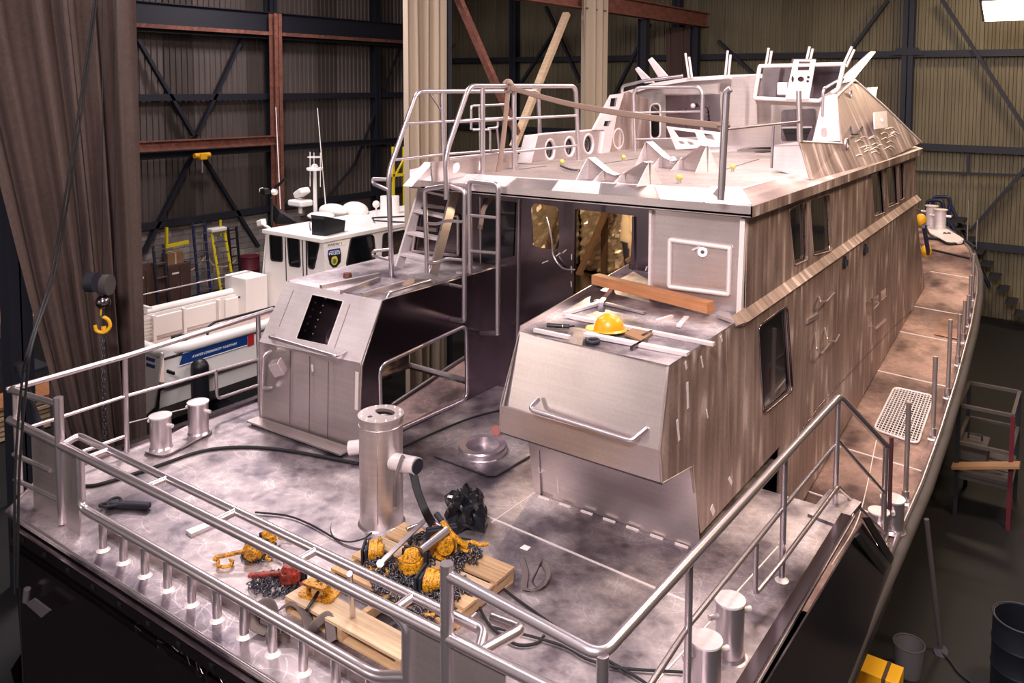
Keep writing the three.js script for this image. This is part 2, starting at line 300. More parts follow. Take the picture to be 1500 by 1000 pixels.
// hanging tarpaulins with folds
function curtain(name, L, R, folds, amp, m, label, ph = 0) {
  const nu = folds * 10, nv = 24, pos = [], idx = [], nrm = V(1, 0, 0);
  const at = (l, t) => { const k = t * (l.length - 1), i = Math.min(l.length - 2, Math.floor(k)); return lerp(l[i], l[i + 1], k - i); };
  for (let j = 0; j <= nv; j++) for (let i = 0; i <= nu; i++) {
    const s = i / nu, t = j / nv, p = lerp(at(L, t), at(R, t), s), w = s * folds * 2 * Math.PI + ph + Math.sin(s * 9 + t * 1.3) * 0.9;
    const d = (Math.sin(w) + 0.35 * Math.sin(w * 2.3 + 1)) * amp * (0.75 + 0.35 * Math.sin(s * 17 + t * 2));
    pos.push(p.x + d, p.y, p.z + 0.35 * d);
  }
  for (let j = 0; j < nv; j++) for (let i = 0; i < nu; i++) { const a = j * (nu + 1) + i, b = a + 1, c = a + nu + 1, e = c + 1; idx.push(a, c, b, b, c, e); }
  const g = new THREE.BufferGeometry(); g.setAttribute('position', new THREE.Float32BufferAttribute(pos, 3)); g.setIndex(idx); g.computeVertexNormals();
  const o = part(scene, numbered(name), g, m); return tag(o, label, 'curtain');
}
const up = (p, y) => V(p.x, y, p.z);
{
  const x = -5.75, r = [pX(x, 199, 0), pX(x, 207, 300), pX(x, 217, 650)], l = [pX(x, -70, 0), pX(x, -6, 250), pX(x, 40, 430), pX(x, 100, 650)];
  curtain('tarp_curtain', [up(l[0], 9.4), ...l, V(x, FLOOR + 0.02, l[3].z - 0.45)], [up(r[0], 9.4), r[0], r[1], r[2], V(x, FLOOR + 0.02, r[2].z)], 6, 0.13, M.cloth, 'wide brown tarpaulin curtain hanging behind the chain hook');
  const t = (a, b, lab, n) => { const A = pX(-6.05, a, 120), B = pX(-6.05, b, 120); curtain('tarp_curtain', [up(A, 9.4), up(A, 5), up(A, FLOOR + 0.02)], [up(B, 9.4), up(B, 5), up(B, FLOOR + 0.02)], n, 0.15, M.canvas, lab, a); };
  t(592, 652, 'pale canvas curtain gathered in a column behind the boat ladder', 4);
  t(849, 889, 'narrow pale canvas curtain gathered behind the upper deck railing', 3);
  const A = pZ(-27, 975, 60), B = pZ(-27, 1021, 60); curtain('tarp_curtain', [up(A, 6.2), up(A, 4), up(A, FLOOR + 0.02)], [up(B, 6.2), up(B, 4), up(B, FLOOR + 0.02)], 3, 0.08, M.brown, 'dark brown tarpaulin bundled under the end of the crane rail');
}
{ // upright work light behind the camera, mirrored in the hood
  const t = thing('light_tower', 'tall narrow work light standing behind the stern', 'lamp'), p = V(-5.3, 3.6, 3.0), a = Math.atan2(1.6 - p.x, -6 - p.z), R = new THREE.Matrix4().makeTranslation(p.x, p.y, p.z).multiply(new THREE.Matrix4().makeRotationY(a)), mv = g => g.applyMatrix4(R);
  part(t, 'housing', mv(box(0.5, 3.1, 0.1, 0, 0, -0.08)), M.steel); part(t, 'tube_panel', mv(box(0.26, 3.0, 0.03, 0, 0, -0.02)), new THREE.MeshStandardMaterial({ color: 0xffffff, emissive: 0xfff0e4, emissiveIntensity: 3 }), 'glowing panel');
  part(t, 'stand', [cyl([p.x, FLOOR, p.z], [p.x, 2.1, p.z], 0.05), box(0.9, 0.06, 0.9, p.x, FLOOR + 0.03, p.z)], M.steel);
  const l = new THREE.RectAreaLight(0xfff0e4, 34, 0.26, 3.0); l.position.copy(V(0, 0, 0.01).applyMatrix4(R)); l.rotation.y = a + Math.PI; t.add(l); ground(t);
}
// ceiling lamps
for (const [x, y, z, w, d, I, warm, tilt = 0] of LAMPS) {
  const c = warm ? 0xffe0bd : 0xfff1f2, t = group('high_bay_lamp');
  const em = new THREE.MeshStandardMaterial({ color: 0xffffff, emissive: c, emissiveIntensity: 6, roughness: 0.6 });
  const hd = new THREE.Matrix4().makeTranslation(x, y, z).multiply(new THREE.Matrix4().makeRotationX(tilt)), mv = g => g.applyMatrix4(hd);
  part(t, 'housing', [mv(box(w + 0.12, 0.1, d + 0.12, 0, 0.12, 0)), mv(box(w * 0.5, 0.12, d * 0.4, 0, 0.22, 0))], M.steel);
  part(t, 'diffuser', mv(box(w, 0.04, d, 0, 0.05, 0)), em, 'glowing white panel');
  part(t, 'rod', [cyl([x - w * 0.35, y + 0.15, z], [x - w * 0.35, CEIL - 0.02, z], 0.012, 0.012, 6), cyl([x + w * 0.35, y + 0.15, z], [x + w * 0.35, CEIL - 0.02, z], 0.012, 0.012, 6)], M.steel);
  const l = new THREE.RectAreaLight(c, I, w, d); l.position.copy(V(0, 0.02, 0).applyMatrix4(hd)); l.rotation.x = -Math.PI / 2 + tilt; t.add(l);
  tag(t, y < 7 ? 'small glowing lamp hanging before the far wall' : z < -20 ? 'wide ceiling lamp above the bow stairs' : 'wide glowing ceiling lamp hung on two rods above the boats', 'lamp', z < -20 ? undefined : 'ceiling lamps above the boats');
  ground(t);
}
// ---------- the aluminium boat under construction ----------
const B = thing('aluminium_patrol_boat', 'large unpainted aluminium patrol boat under construction filling the hall', 'boat');
const P = (name, geos, m = M.sheet, label) => part(B, name, geos, m, label);
const EDGE = [[-3.5, 3.2], [-4, 3.66], [-6, 3.7], [-8.2, 3.72], [-9.4, 3.78], [-11, 3.84], [-12.4, 3.84], [-14, 3.81], [-16.3, 3.73], [-18, 3.62], [-19.3, 3.48], [-20.9, 3.14], [-21.8, 2.72], [-23.2, 1.98], [-24.4, 1.05], [-25.1, 0.35], [-25.3, 0.02]];
const edgeX = z => { for (let i = 0; i < EDGE.length - 1; i++) { const [a, x] = EDGE[i], [b, w] = EDGE[i + 1]; if (z <= a && z >= b) return x + (w - x) * (z - a) / (b - a); } return 0.02; };
const ZS = []; for (let z = -8.2; z > -25.3; z -= 0.35) ZS.push(z); ZS.push(-25.3);
function strip(A, Bb) { const pos = []; for (let i = 0; i < A.length - 1; i++) { const q = [A[i], A[i + 1], Bb[i], Bb[i], A[i + 1], Bb[i + 1]]; for (const p of q) pos.push(p.x, p.y, p.z); } const g = new THREE.BufferGeometry(); g.setAttribute('position', new THREE.Float32BufferAttribute(pos, 3)); g.computeVertexNormals(); return g; }
{ // hull shell: sheer, chine and keel lines
  const zs = [-3.5, -4, -5, -6, -7, ...ZS], shell = [], bow = z => Math.max(0, (-z - 17) / 8.3);
  for (const s of [-1, 1]) {
    const sh = zs.map(z => V(s * edgeX(z), z > -8.2 ? -1.15 - (z + 8.2) * 0.1 : deckY(z) - 0.02, z));
    const ch = zs.map(z => V(s * edgeX(z) * (0.94 - 0.5 * bow(z) ** 1.5), -1.95 + 1.3 * bow(z) ** 2, z));
    const ke = zs.map(z => V(0, -2.35 + 2.6 * bow(z) ** 3, z));
    shell.push(s > 0 ? strip(sh, ch) : strip(ch, sh), s > 0 ? strip(ch, ke) : strip(ke, ch));
  }
  const hull = P('hull', shell, M.shadeAlu, 'bare outer shell');
  part(hull, 'transom', plate([[-2.95, -0.03, -3.5], [-2.95, -0.8, -3.48], [-2.8, -2.0, -3.45], [0, -2.35, -3.45], [2.8, -2.0, -3.45], [2.95, -0.8, -3.48], [2.95, -0.03, -3.5]], 0.02), M.shadeAlu, 'plain plate across the stern');
  for (const s of [-1, 1]) {
    part(hull, 'quarter_plate', plate([[s * 2.95, -0.03, -3.5], [s * 3.66, -0.03, -4], [s * 3.66, -1.95, -4], [s * 2.8, -2.0, -3.46]], 0.015), M.shadeAlu);
    part(hull, 'side_plate', plate([[s * 3.66, -0.03, -4], [s * 3.68, -0.03, -8.15], [s * 3.8, -1.02, -9.3], [s * 3.8, -1.3, -9.3], [s * 3.7, -1.62, -4]], 0.015), M.shadeAlu);
    for (const l of [[[1262, 757], [1271, 756], [1313, 825], [1306, 834]], [[1250, 786], [1257, 780], [1303, 842], [1297, 849]]]) {
      const q = l.map(p => pX(3.78, ...p)).map(p => V(s * p.x, p.y, p.z)), st = part(hull, 'bolted_strip', plate(s > 0 ? q : q.slice().reverse(), 0.02), M.black, 'black bolted strip at the break of the deck');
      for (let k = 0; k < 5; k++) { const c = lerp(lerp(q[0], q[1], 0.5), lerp(q[3], q[2], 0.5), 0.06 + k * 0.22); part(hull, 'bolt', cyl([c.x, c.y, c.z], [c.x + s * 0.012, c.y, c.z], 0.012, 0.009, 8), M.tube); }
    }
    // rubbing strake along the sheer
    const ra = zs.filter(z => z <= -3.95).map(z => V(s * (edgeX(z) + 0.03), (z > -8.2 ? -1.15 - (z + 8.2) * 0.1 : deckY(z)) - 0.06, z));
    part(hull, 'rubbing_strake', sweep(ra, 0.07, 6), M.primer);
  }
  // stern rub strip with slots
  const rs = part(hull, 'rub_strip', [box(5.9, 0.1, 0.05, 0, -0.1, -3.47), box(5.9, 0.05, 0.04, 0, -0.26, -3.45)], M.shadeAlu);
  for (let x = -2.7; x < 2.8; x += 0.42) part(hull, 'slot', box(0.05, 0.03, 0.01, x, -0.1, -3.443), M.black);
  part(hull, 'corner_step', [plate(mapZ(-3.4, [[40, 882], [52, 875], [76, 893], [64, 903]]), 0.02), cyl(pZ(-3.42, 38, 880), pZ(-3.42, 40, 862), 0.03)], M.tube);
  // welded outline letters, only their bead shows
  const wl = (pts) => pipe(pts.map(q => pZ(-3.47, ...q)), 0.006, 0.01, false, 5);
  part(hull, 'weld_bead', [wl([[196, 905], [203, 912], [197, 916], [207, 924]]), wl([[234, 930], [231, 938], [240, 942], [245, 936]]), wl([[252, 945], [262, 955], [258, 945], [268, 958]]), wl([[273, 958], [279, 975]]), wl([[285, 960], [291, 985]]), wl([[293, 966], [303, 968], [306, 980], [299, 990], [293, 978], [293, 966]]), wl([[318, 985], [326, 1000]])], M.shadeAlu);
}
// decks
const aftDeck = P('aft_deck', plate([[-3.2, 0, -3.5], [3.2, 0, -3.5], [3.66, 0, -4], [3.66, 0, -8.2], [2.68, 0, -8.2], [2.68, 0, -8.95], [-3.0, 0, -8.95], [-3.66, 0, -8.2], [-3.66, 0, -4]], 0.03, [[[-2.85, 0, -6.5], [-1.45, 0, -6.5], [-1.45, 0, -8.8], [-2.85, 0, -8.8]]]), M.deck, 'scratched and swirled bare deck plating');
part(aftDeck, 'deck_edge', [pipe([[-3.62, 0.005, -4], [-3.18, 0.005, -3.52], [3.18, 0.005, -3.52], [3.64, 0.005, -4], [3.64, 0.005, -8.2]], 0.014, 0.15)], M.tube);
part(aftDeck, 'side_rail_bar', [beam([3.6, 0.02, -4.1], [3.6, 0.02, -8.1], 0.1, 0.04), beam([-3.6, 0.02, -4.1], [-3.6, 0.02, -8.1], 0.1, 0.04)], M.shadeAlu);
part(aftDeck, 'weld_seam', [beam(pY(0.004, 695, 748), pY(0.004, 1010, 882), 0.016, 0.01), beam(pY(0.004, 1140, 800), pY(0.004, 960, 1000), 0.012, 0.01), beam(pY(0.004, 185, 620), pY(0.004, 305, 590), 0.012, 0.01), beam(pY(0.004, 720, 765), pY(0.004, 800, 710), 0.012, 0.008)], M.weld);
part(aftDeck, 'deck_step', plate([pY(0.03, 1183, 752), pY(0.03, 1232, 771), pY(0.03, 1262, 735), pY(0.03, 1215, 716)], 0.05), M.deck);
for (let k = 0; k < 14; k++) part(aftDeck, 'toe_board', box(0.36, 0.07, 0.01, -1.9 + k * 0.37, 0.035, -3.86), M.sheet);
// forward and side deck with sheer
const inX = z => 0;
{
  const hole = [[1311, 568], [1367, 581], [1343, 649], [1281, 627]].map(q => pD(q[0], q[1]));
  P('side_deck', plate([...ZS.map(z => V(-edgeX(z), deckY(z), z)), ...ZS.slice().reverse().map(z => V(edgeX(z), deckY(z), z))].reverse(), 0.012, [hole]), M.sideDeck = Object.assign(M.deck.clone(), { color: new THREE.Color(0xd8c2b8) }), 'brownish side and fore deck plating');
}
{
  const sd = P('gunwale', [1, -1].map(s => sweep(ZS.map(z => V(s * (edgeX(z) - 0.03), deckY(z) + 0.02, z)), 0.03, 6)), M.tube);
  const seams = []; for (const z of [-10.2, -11.4, -13.9, -15.6, -16.9, -19]) seams.push(beam([2.6, deckY(z) + 0.004, z], [edgeX(z) - 0.08, deckY(z + 0.1) + 0.004, z + 0.12], 0.02, 0.012));
  seams.push(sweep(smooth([[3.25, deckY(-9) + 0.004, -9], [3.3, deckY(-10) + 0.006, -10], [3.1, deckY(-11.8) + 0.006, -11.8]], 30), 0.008, 5));
  part(sd, 'weld_seam', seams, M.weld);
  // walkway plates of warmer tone
  const wp = (l, m) => part(sd, 'deck_plate', plate(l.map(q => pD(q[0], q[1], 0.008)), 0.01), m);
  wp([[1383, 458], [1412, 462], [1402, 497], [1368, 490]], M.timberAlu = mat(0xd8b09a, { map: deckMap, roughness: 0.5, metalness: 0.5 }));
}
{ // open grating let into the side deck
  const c = [[1310, 567], [1368, 580], [1344, 650], [1280, 628]].map(q => pD(q[0], q[1], 0.02));
  const gr = P('deck_grating', pipe(c, 0.018, 0.1, true, 6), M.bright, 'open square grating over a well');
  for (let k = 1; k < 13; k++) part(gr, 'bar', beam(lerp(c[0], c[1], k / 13), lerp(c[3], c[2], k / 13), 0.011, 0.014), M.bright);
  for (let k = 1; k < 22; k++) part(gr, 'bar', beam(lerp(c[0], c[3], k / 22), lerp(c[1], c[2], k / 22), 0.011, 0.014), M.bright);
}
// ---- starboard deckhouse with the sloping hood ----
const SX = 2.66;
{
  const zy = (z, y) => V(SX, y, z);
  const win = round(mapX(SX, [[1111, 477], [1152, 447], [1160, 572], [1118, 607]]), 0.09);
  const slots = [[[1268, 444], [1278.5, 436.5], [1280, 477], [1272, 479]], [[1280, 435], [1289, 430], [1289.5, 443], [1280.5, 453]], [[1290.5, 427], [1299.5, 420], [1299.5, 433], [1291, 440]]].map(l => mapX(SX, l));
  const out = [zy(-6.04, 1.9), zy(-5.9, 1.255), zy(-5.95, 0.96), zy(-6.53, 0.87), zy(-6.76, 0.16), zy(-8.95, 0.16), zy(-8.95, -1.0), zy(-18, 0.13), zy(-16.6, 2.06), zy(-7.5, 1.92)];
  const side = P('starboard_side', plate(out, 0.02, [win, ...slots]), M.side, 'streaked brownish side plating');
  part(side, 'window_rim', [pipe(win.filter((_, i) => i % 1 === 0).map(q => V(SX + 0.004, q.y, q.z)), 0.014, 0.01, true, 6)], M.shadeAlu);
  part(side, 'window_pane', plate(win.map(q => V(SX - 0.03, q.y, q.z)), 0.006), M.pane, 'dark film over the window opening');
  for (const s of slots) part(side, 'slot_pane', plate(s.map(q => V(SX - 0.015, q.y, q.z)), 0.005), M.pane);
  part(side, 'lower_seam', sweep(mapX(SX + 0.004, [[1165, 642], [1202, 592], [1260, 530], [1310, 478], [1356, 436]]), 0.006, 5), M.shadeAlu);
  // frames pressed through the plating
  for (const [x0, y0, x1, y1] of [[1090, 466, 1098, 640], [1172, 410, 1182, 600], [1064, 484, 1070, 700], [1238, 368, 1246, 540], [1300, 325, 1308, 470], [1316, 313, 1326, 455]]) part(side, 'weld_seam', beam(pX(SX + 0.002, x0, y0), pX(SX + 0.002, x1, y1), 0.006, 0.012), M.side);
  // rub rail at the level of the hood top
  const rr0 = [zy(-7.35, 1.93), zy(-16.9, 2.09)];
  part(side, 'rub_rail', plate([[SX + 0.03, 1.9, -7.5], [SX + 0.07, 1.9, -7.75], [SX + 0.07, 2.05, -16.9], [SX - 0.02, 2.14, -16.9], [SX - 0.02, 1.99, -7.5]].map(v3).map(q => q).reverse().reverse(), 0.06), M.side);
  part(side, 'padeye', [[1236, 384], [1266, 365]].flatMap(([a, b]) => { const q = pX(SX, a, b); return [cyl([SX, q.y, q.z], [SX + 0.02, q.y, q.z], 0.09, 0.09, 12), cyl([SX + 0.03, q.y - 0.04, q.z], [SX + 0.03, q.y + 0.04, q.z], 0.03, 0.03, 8)]; }), M.steel);
  const grab = (l) => pipe([pX(SX, ...l[0]), ...l.slice(1, -1).map(q => pX(SX + 0.09, ...q)), pX(SX, ...l[l.length - 1])], 0.012, 0.05, false, 6);
  part(side, 'grab_loop', [grab([[1199, 434], [1202, 442], [1211, 441], [1222, 429]]), grab([[1195, 487], [1196, 512], [1204, 517], [1215, 503]]), grab([[1208, 480], [1212, 497], [1224, 500], [1229, 490]])], M.tube);
  part(side, 'bracket', [beam(pX(SX + 0.01, 1182, 471), pX(SX + 0.01, 1198, 461), 0.03, 0.05), beam(pX(SX + 0.01, 1282, 481), pX(SX + 0.01, 1297, 468), 0.03, 0.03)], M.tube);
  // grinding patches along the edges
  for (const [x0, y0, x1, y1, w] of [[1007, 560, 1008, 598, 0.035], [992, 615, 995, 645, 0.03], [1004, 530, 1006, 540, 0.03], [1027, 522, 1030, 538, 0.02], [1035, 600, 1037, 612, 0.02], [1042, 742, 1046, 752, 0.06], [1068, 700, 1072, 708, 0.04], [1056, 492, 1058, 500, 0.03]]) part(side, 'ground_patch', beam(pX(SX + 0.003, x0, y0), pX(SX + 0.003, x1, y1), 0.004, w), M.weld);
}
{ // hood
  const L = [[1.1, 1.9, -6.12], [1.03, 1.245, -5.92], [0.99, 0.96, -5.96], [0.84, 0.9, -6.58], [0.82, 0.0, -6.75]], R = [[SX, 1.9, -6.04], [SX, 1.25, -5.9], [SX, 0.96, -5.95], [SX, 0.87, -6.53], [SX, 0.0, -6.75]];
  const q = (i, j) => plate([L[i], L[j], R[j], R[i]], 0.012);
  const hood = P('hood', [q(0, 1)], M.sheet, 'smooth sloping sheet with a soft sheen');
  part(hood, 'lower_fold', q(1, 2), M.sheet); part(hood, 'underside', q(2, 3), M.shadeAlu); part(hood, 'pedestal', q(3, 4), M.sheet);
  part(hood, 'port_side', [plate([L[0], [0.72, 1.9, -8.95], [0.72, 0, -8.95], L[4], L[3], L[2], L[1]], 0.012)], M.shadeAlu);
  part(hood, 'edge_bead', [pipe([R[0], R[1], R[2], R[3]], 0.006, 0.01, false, 5), pipe([L[0], L[1], L[2]], 0.006, 0.01, false, 5)], M.sheet);
  const hr = mapZ(-5.82, [[778, 590], [775, 599], [925, 646], [938, 634]]);
  part(hood, 'grab_rail', pipe([hr[0].clone().add(V(0, 0, -0.12)), hr[1], hr[2], hr[3].clone().add(V(0, 0, -0.12))], 0.02, 0.05), M.tube);
  for (let k = 0; k < 7; k++) { const a = lerp([0.86, 0.006, -6.73], [2.6, 0.006, -6.73], 0.03 + k * 0.145); part(hood, 'weld_stitch', beam(a, a.clone().add(V(0.13, 0, 0)), 0.02, 0.02), M.weld); }
  part(hood, 'ground_patch', [beam(pZ(-6.72, 988, 735), pZ(-6.72, 993, 756), 0.01, 0.02), beam(pZ(-6.74, 996, 738), pZ(-6.74, 1005, 760), 0.01, 0.05), plate(round(mapZ(-6.71, [[787, 675], [800, 670], [802, 688], [790, 693]]), 0.03), 0.004)], M.weld);
  part(hood, 'weld_seam', [beam(pZ(-6.7, 815, 668), pZ(-6.73, 818, 722), 0.008, 0.012), beam(pZ(-6.66, 848, 676), pZ(-6.64, 952, 703), 0.012, 0.012)], M.weld);
  // top of the hood, edged by a low upstand
  const top = P('hood_top', plate([[1.1, 1.9, -6.12], [SX, 1.9, -6.04], [SX, 1.93, -8.95], [0.72, 1.9, -8.95]], 0.015), M.deck, 'flat top littered with frames');
  part(top, 'upstand', plate([[1.1, 1.9, -6.12], [1.1, 1.95, -6.13], [0.72, 1.98, -8.95], [0.72, 1.9, -8.95]], 0.012), M.sheet);
  const H = (a, b, w = 0.05, h = 0.03, m = M.bright) => part(top, 'stiffener', beam(pY(1.93, ...a), pY(1.93, ...b), w, h), m);
  H([830, 462], [1046, 504]); H([826, 459], [880, 443]); H([857, 489], [1008, 518], 0.07); H([783, 483], [835, 494], 0.04); H([872, 440], [945, 458], 0.05, 0.02, M.deck); H([962, 470], [985, 463], 0.03); H([994, 478], [1006, 464], 0.05, 0.02); H([925, 510], [947, 498], 0.03, 0.03, M.shadeAlu); H([941, 493], [955, 486], 0.03, 0.03, M.shadeAlu); H([880, 446], [897, 424], 0.05, 0.05, M.tube);
  part(top, 'lifting_ring', new THREE.TorusGeometry(0.055, 0.018, 6, 16).rotateX(Math.PI / 2).translate(...pY(1.93, 868, 499).toArray()), M.steel);
  part(top, 'corner_bracket', plate([pY(1.95, 1052, 459), pY(1.95, 1068, 462), pY(1.95, 1076, 474), pY(1.95, 1050, 465)], 0.03), M.sheet);
}
// ---- port deckhouse ----
const PX = -1.33, PO = -2.98;
{
  const f = (z, y, x = PX) => V(x, y, z);
  const win = round([f(-6.7, 0.92), f(-8.28, 1.02), f(-8.3, 0.02), f(-6.72, 0.06)], 0.12);
  const side = P('port_house_side', plate([f(-6.38, 0), f(-8.95, 0), f(-8.95, 1.66), f(-6.78, 1.68), f(-6.44, 1.0)].reverse(), 0.02, [win.slice().reverse()]), M.shadeAlu, 'side plate with a large opening');
  part(side, 'opening_rim', pipe(win.map(q => V(PX + 0.012, q.y, q.z)), 0.028, 0.02, true, 7), M.tube);
  part(side, 'edge_bead', pipe([f(-6.38, 0.02), f(-6.44, 1.0), f(-6.78, 1.68), f(-8.95, 1.66)], 0.007, 0.01, false, 5), M.sheet);
  part(side, 'filler_plate', plate([f(-6.42, 0.45), f(-6.5, 0.5), f(-6.52, 0.75), f(-6.46, 0.95)].map(q => V(PX + 0.01, q.y, q.z)).reverse(), 0.006), M.sheet);
  part(side, 'ground_patch', [beam(pX(PX + 0.004, 707, 405), pX(PX + 0.004, 709, 460), 0.004, 0.04)], M.weld);
  // far wall of the house with its own opening and the frames inside
  const w2 = [[-7.0, 0.62], [-7.85, 0.66], [-7.85, 0.98], [-7.0, 0.95]].map(q => V(PO, q[1], q[0]));
  const far = P('port_house_outer_side', plate([f(-6.3, 0, PO), f(-8.95, 0, PO), f(-8.95, 1.66, PO), f(-6.82, 1.66, PO), f(-6.3, 1.0, PO)], 0.02, [w2]), M.sheet);
  for (const z of [-7.95, -8.3, -8.62]) part(far, 'frame', beam([PO + 0.05, 0.05, z], [PO + 0.05, 1.6, z], 0.06, 0.08, V(0, 0, 1)), M.sheet);
  part(far, 'shelf', box(0.14, 0.03, 1.0, PO + 0.08, 0.61, -7.4), M.sheet);
  const fr = P('port_house_front', plate([[PO, 0.03, -6.31], [PX, 0.03, -6.36], [PX, 1.03, -6.42], [PO, 1.0, -6.3]], 0.015), M.sheet, 'plain upright front sheet');
  for (const x of [-2.45, -2.1, -1.78]) part(fr, 'weld_seam', beam([x, 0.08, -6.32], [x, 0.98, -6.345], 0.006, 0.006), M.shadeAlu);
  part(fr, 'ground_patch', [beam(pZ(-6.36, 523, 545), pZ(-6.36, 522, 600), 0.006, 0.05), beam(pZ(-6.33, 457, 534), pZ(-6.33, 458, 544), 0.004, 0.03)], M.weld);
  const st = part(fr, 'step_ledge', plate([[PO - 0.03, 0.06, -6.28], [PO - 0.03, 0.06, -6.12], [PX - 0.05, 0.06, -6.14], [PX - 0.05, 0.06, -6.34]], 0.02), M.sheet);
  part(fr, 'ledge_web', plate([[PO, 0.04, -6.16], [PX - 0.05, 0.04, -6.18], [PX - 0.05, 0, -6.2], [PO, 0, -6.18]], 0.01), M.steel);
  const grab = [[395, 498], [398, 492], [492, 520], [508, 516]];
  part(fr, 'grab_rail', pipe([pZ(-6.36, 402, 490), ...mapZ(-6.2, [[394, 493], [492, 522]]), pZ(-6.4, 506, 514)], 0.02, 0.05), M.tube);
  part(fr, 'side_handle', pipe([pZ(-6.3, 397, 514), ...mapZ(-6.18, [[386, 520], [384, 568]]), pZ(-6.3, 398, 568)], 0.018, 0.05), M.tube);
  part(fr, 'junction_box', [rbox(0.14, 0.18, 0.12, 0.01, ...pZ(-6.22, 407, 538).toArray(), 0.3, 0.5, 0.2)], M.sheet);
  part(fr, 'stub_pipe', cyl(pY(0.16, 512, 656), pY(0.2, 545, 652), 0.08, 0.08, 16), M.bright);
  // slope with a hatch opening
  const S = [[PO, 1.0, -6.3], [PX, 1.03, -6.42], [PX, 1.68, -6.78], [PO + 0.2, 1.7, -6.6]].map(v3), n = S[1].clone().sub(S[0]).cross(S[3].clone().sub(S[0])).normalize(), d = n.dot(S[0]);
  const h = [[457.5, 431], [503, 441], [480, 506], [434, 496]].map(q => hit(n, d, ...q));
  const sl = P('port_house_slope', plate([S[0], S[1], hit(n, d, 559, 440), hit(n, d, 419, 412)], 0.012, [h]), M.bright, 'bright sloping sheet with a square hatch opening');
  const back = n.clone().multiplyScalar(-0.45), hb = h.map(q => q.clone().add(V(0, -0.1, -0.45)));
  part(sl, 'hatch_trunk', [plate([h[0], hb[0], hb[3], h[3]], 0.006), plate([h[1], h[2], hb[2], hb[1]], 0.006), plate([h[3], hb[3], hb[2], h[2]], 0.006), plate([hb[0], hb[1], hb[2], hb[3]], 0.006)], M.shadeAlu);
  for (let k = 0; k < 6; k++) part(sl, 'rivet', new THREE.SphereGeometry(0.009, 6, 5).translate(...lerp(h[0], h[3], 0.1 + k * 0.16).add(V(0.08, -0.02, -0.16)).toArray()), M.tube);
  part(sl, 'lip', pipe(h.map(q => q.clone().addScaledVector(n, 0.003)), 0.006, 0.01, true, 5), M.weld);
  part(sl, 'weld_seam', [beam(hit(n, d + 0.003, 430, 425), hit(n, d + 0.003, 409, 478), 0.01, 0.006, n), beam(hit(n, d + 0.003, 513, 445), hit(n, d + 0.003, 490, 510), 0.012, 0.006, n)], M.sheet);
  part(sl, 'corner_cheek', plate([S[0], hit(n, d, 419, 412), V(PO, 1.67, -6.82)], 0.006), M.bright);
  const top = P('port_house_top', plate([pY(1.69, 419, 412), pY(1.69, 559, 440), [PX, 1.69, pY(1.69, 559, 440).z - 0.1], [PX, 1.69, -8.95], [PO, 1.69, -8.95], [PO, 1.69, -6.8]], 0.015), M.deck, 'flat top with long stiffeners');
  const T = (a, b, w = 0.05) => part(top, 'stiffener', beam(pY(1.71, ...a), pY(1.71, ...b), w, 0.05), M.sheet);
  T([470, 420], [556, 402]); T([500, 428], [556, 408], 0.04); T([530, 432], [605, 410]);
  part(top, 'handrail', pipe([pY(1.68, 566, 436), pY(1.74, 571, 428), pY(1.74, 630, 410), pY(1.68, 636, 414)], 0.02, 0.04), M.tube);
  part(top, 'cap', cyl(pY(1.69, 509, 406), pY(1.69, 509, 406).add(V(0, 0.06, 0)), 0.06, 0.05, 12), mat(0x6a3a2a));
}
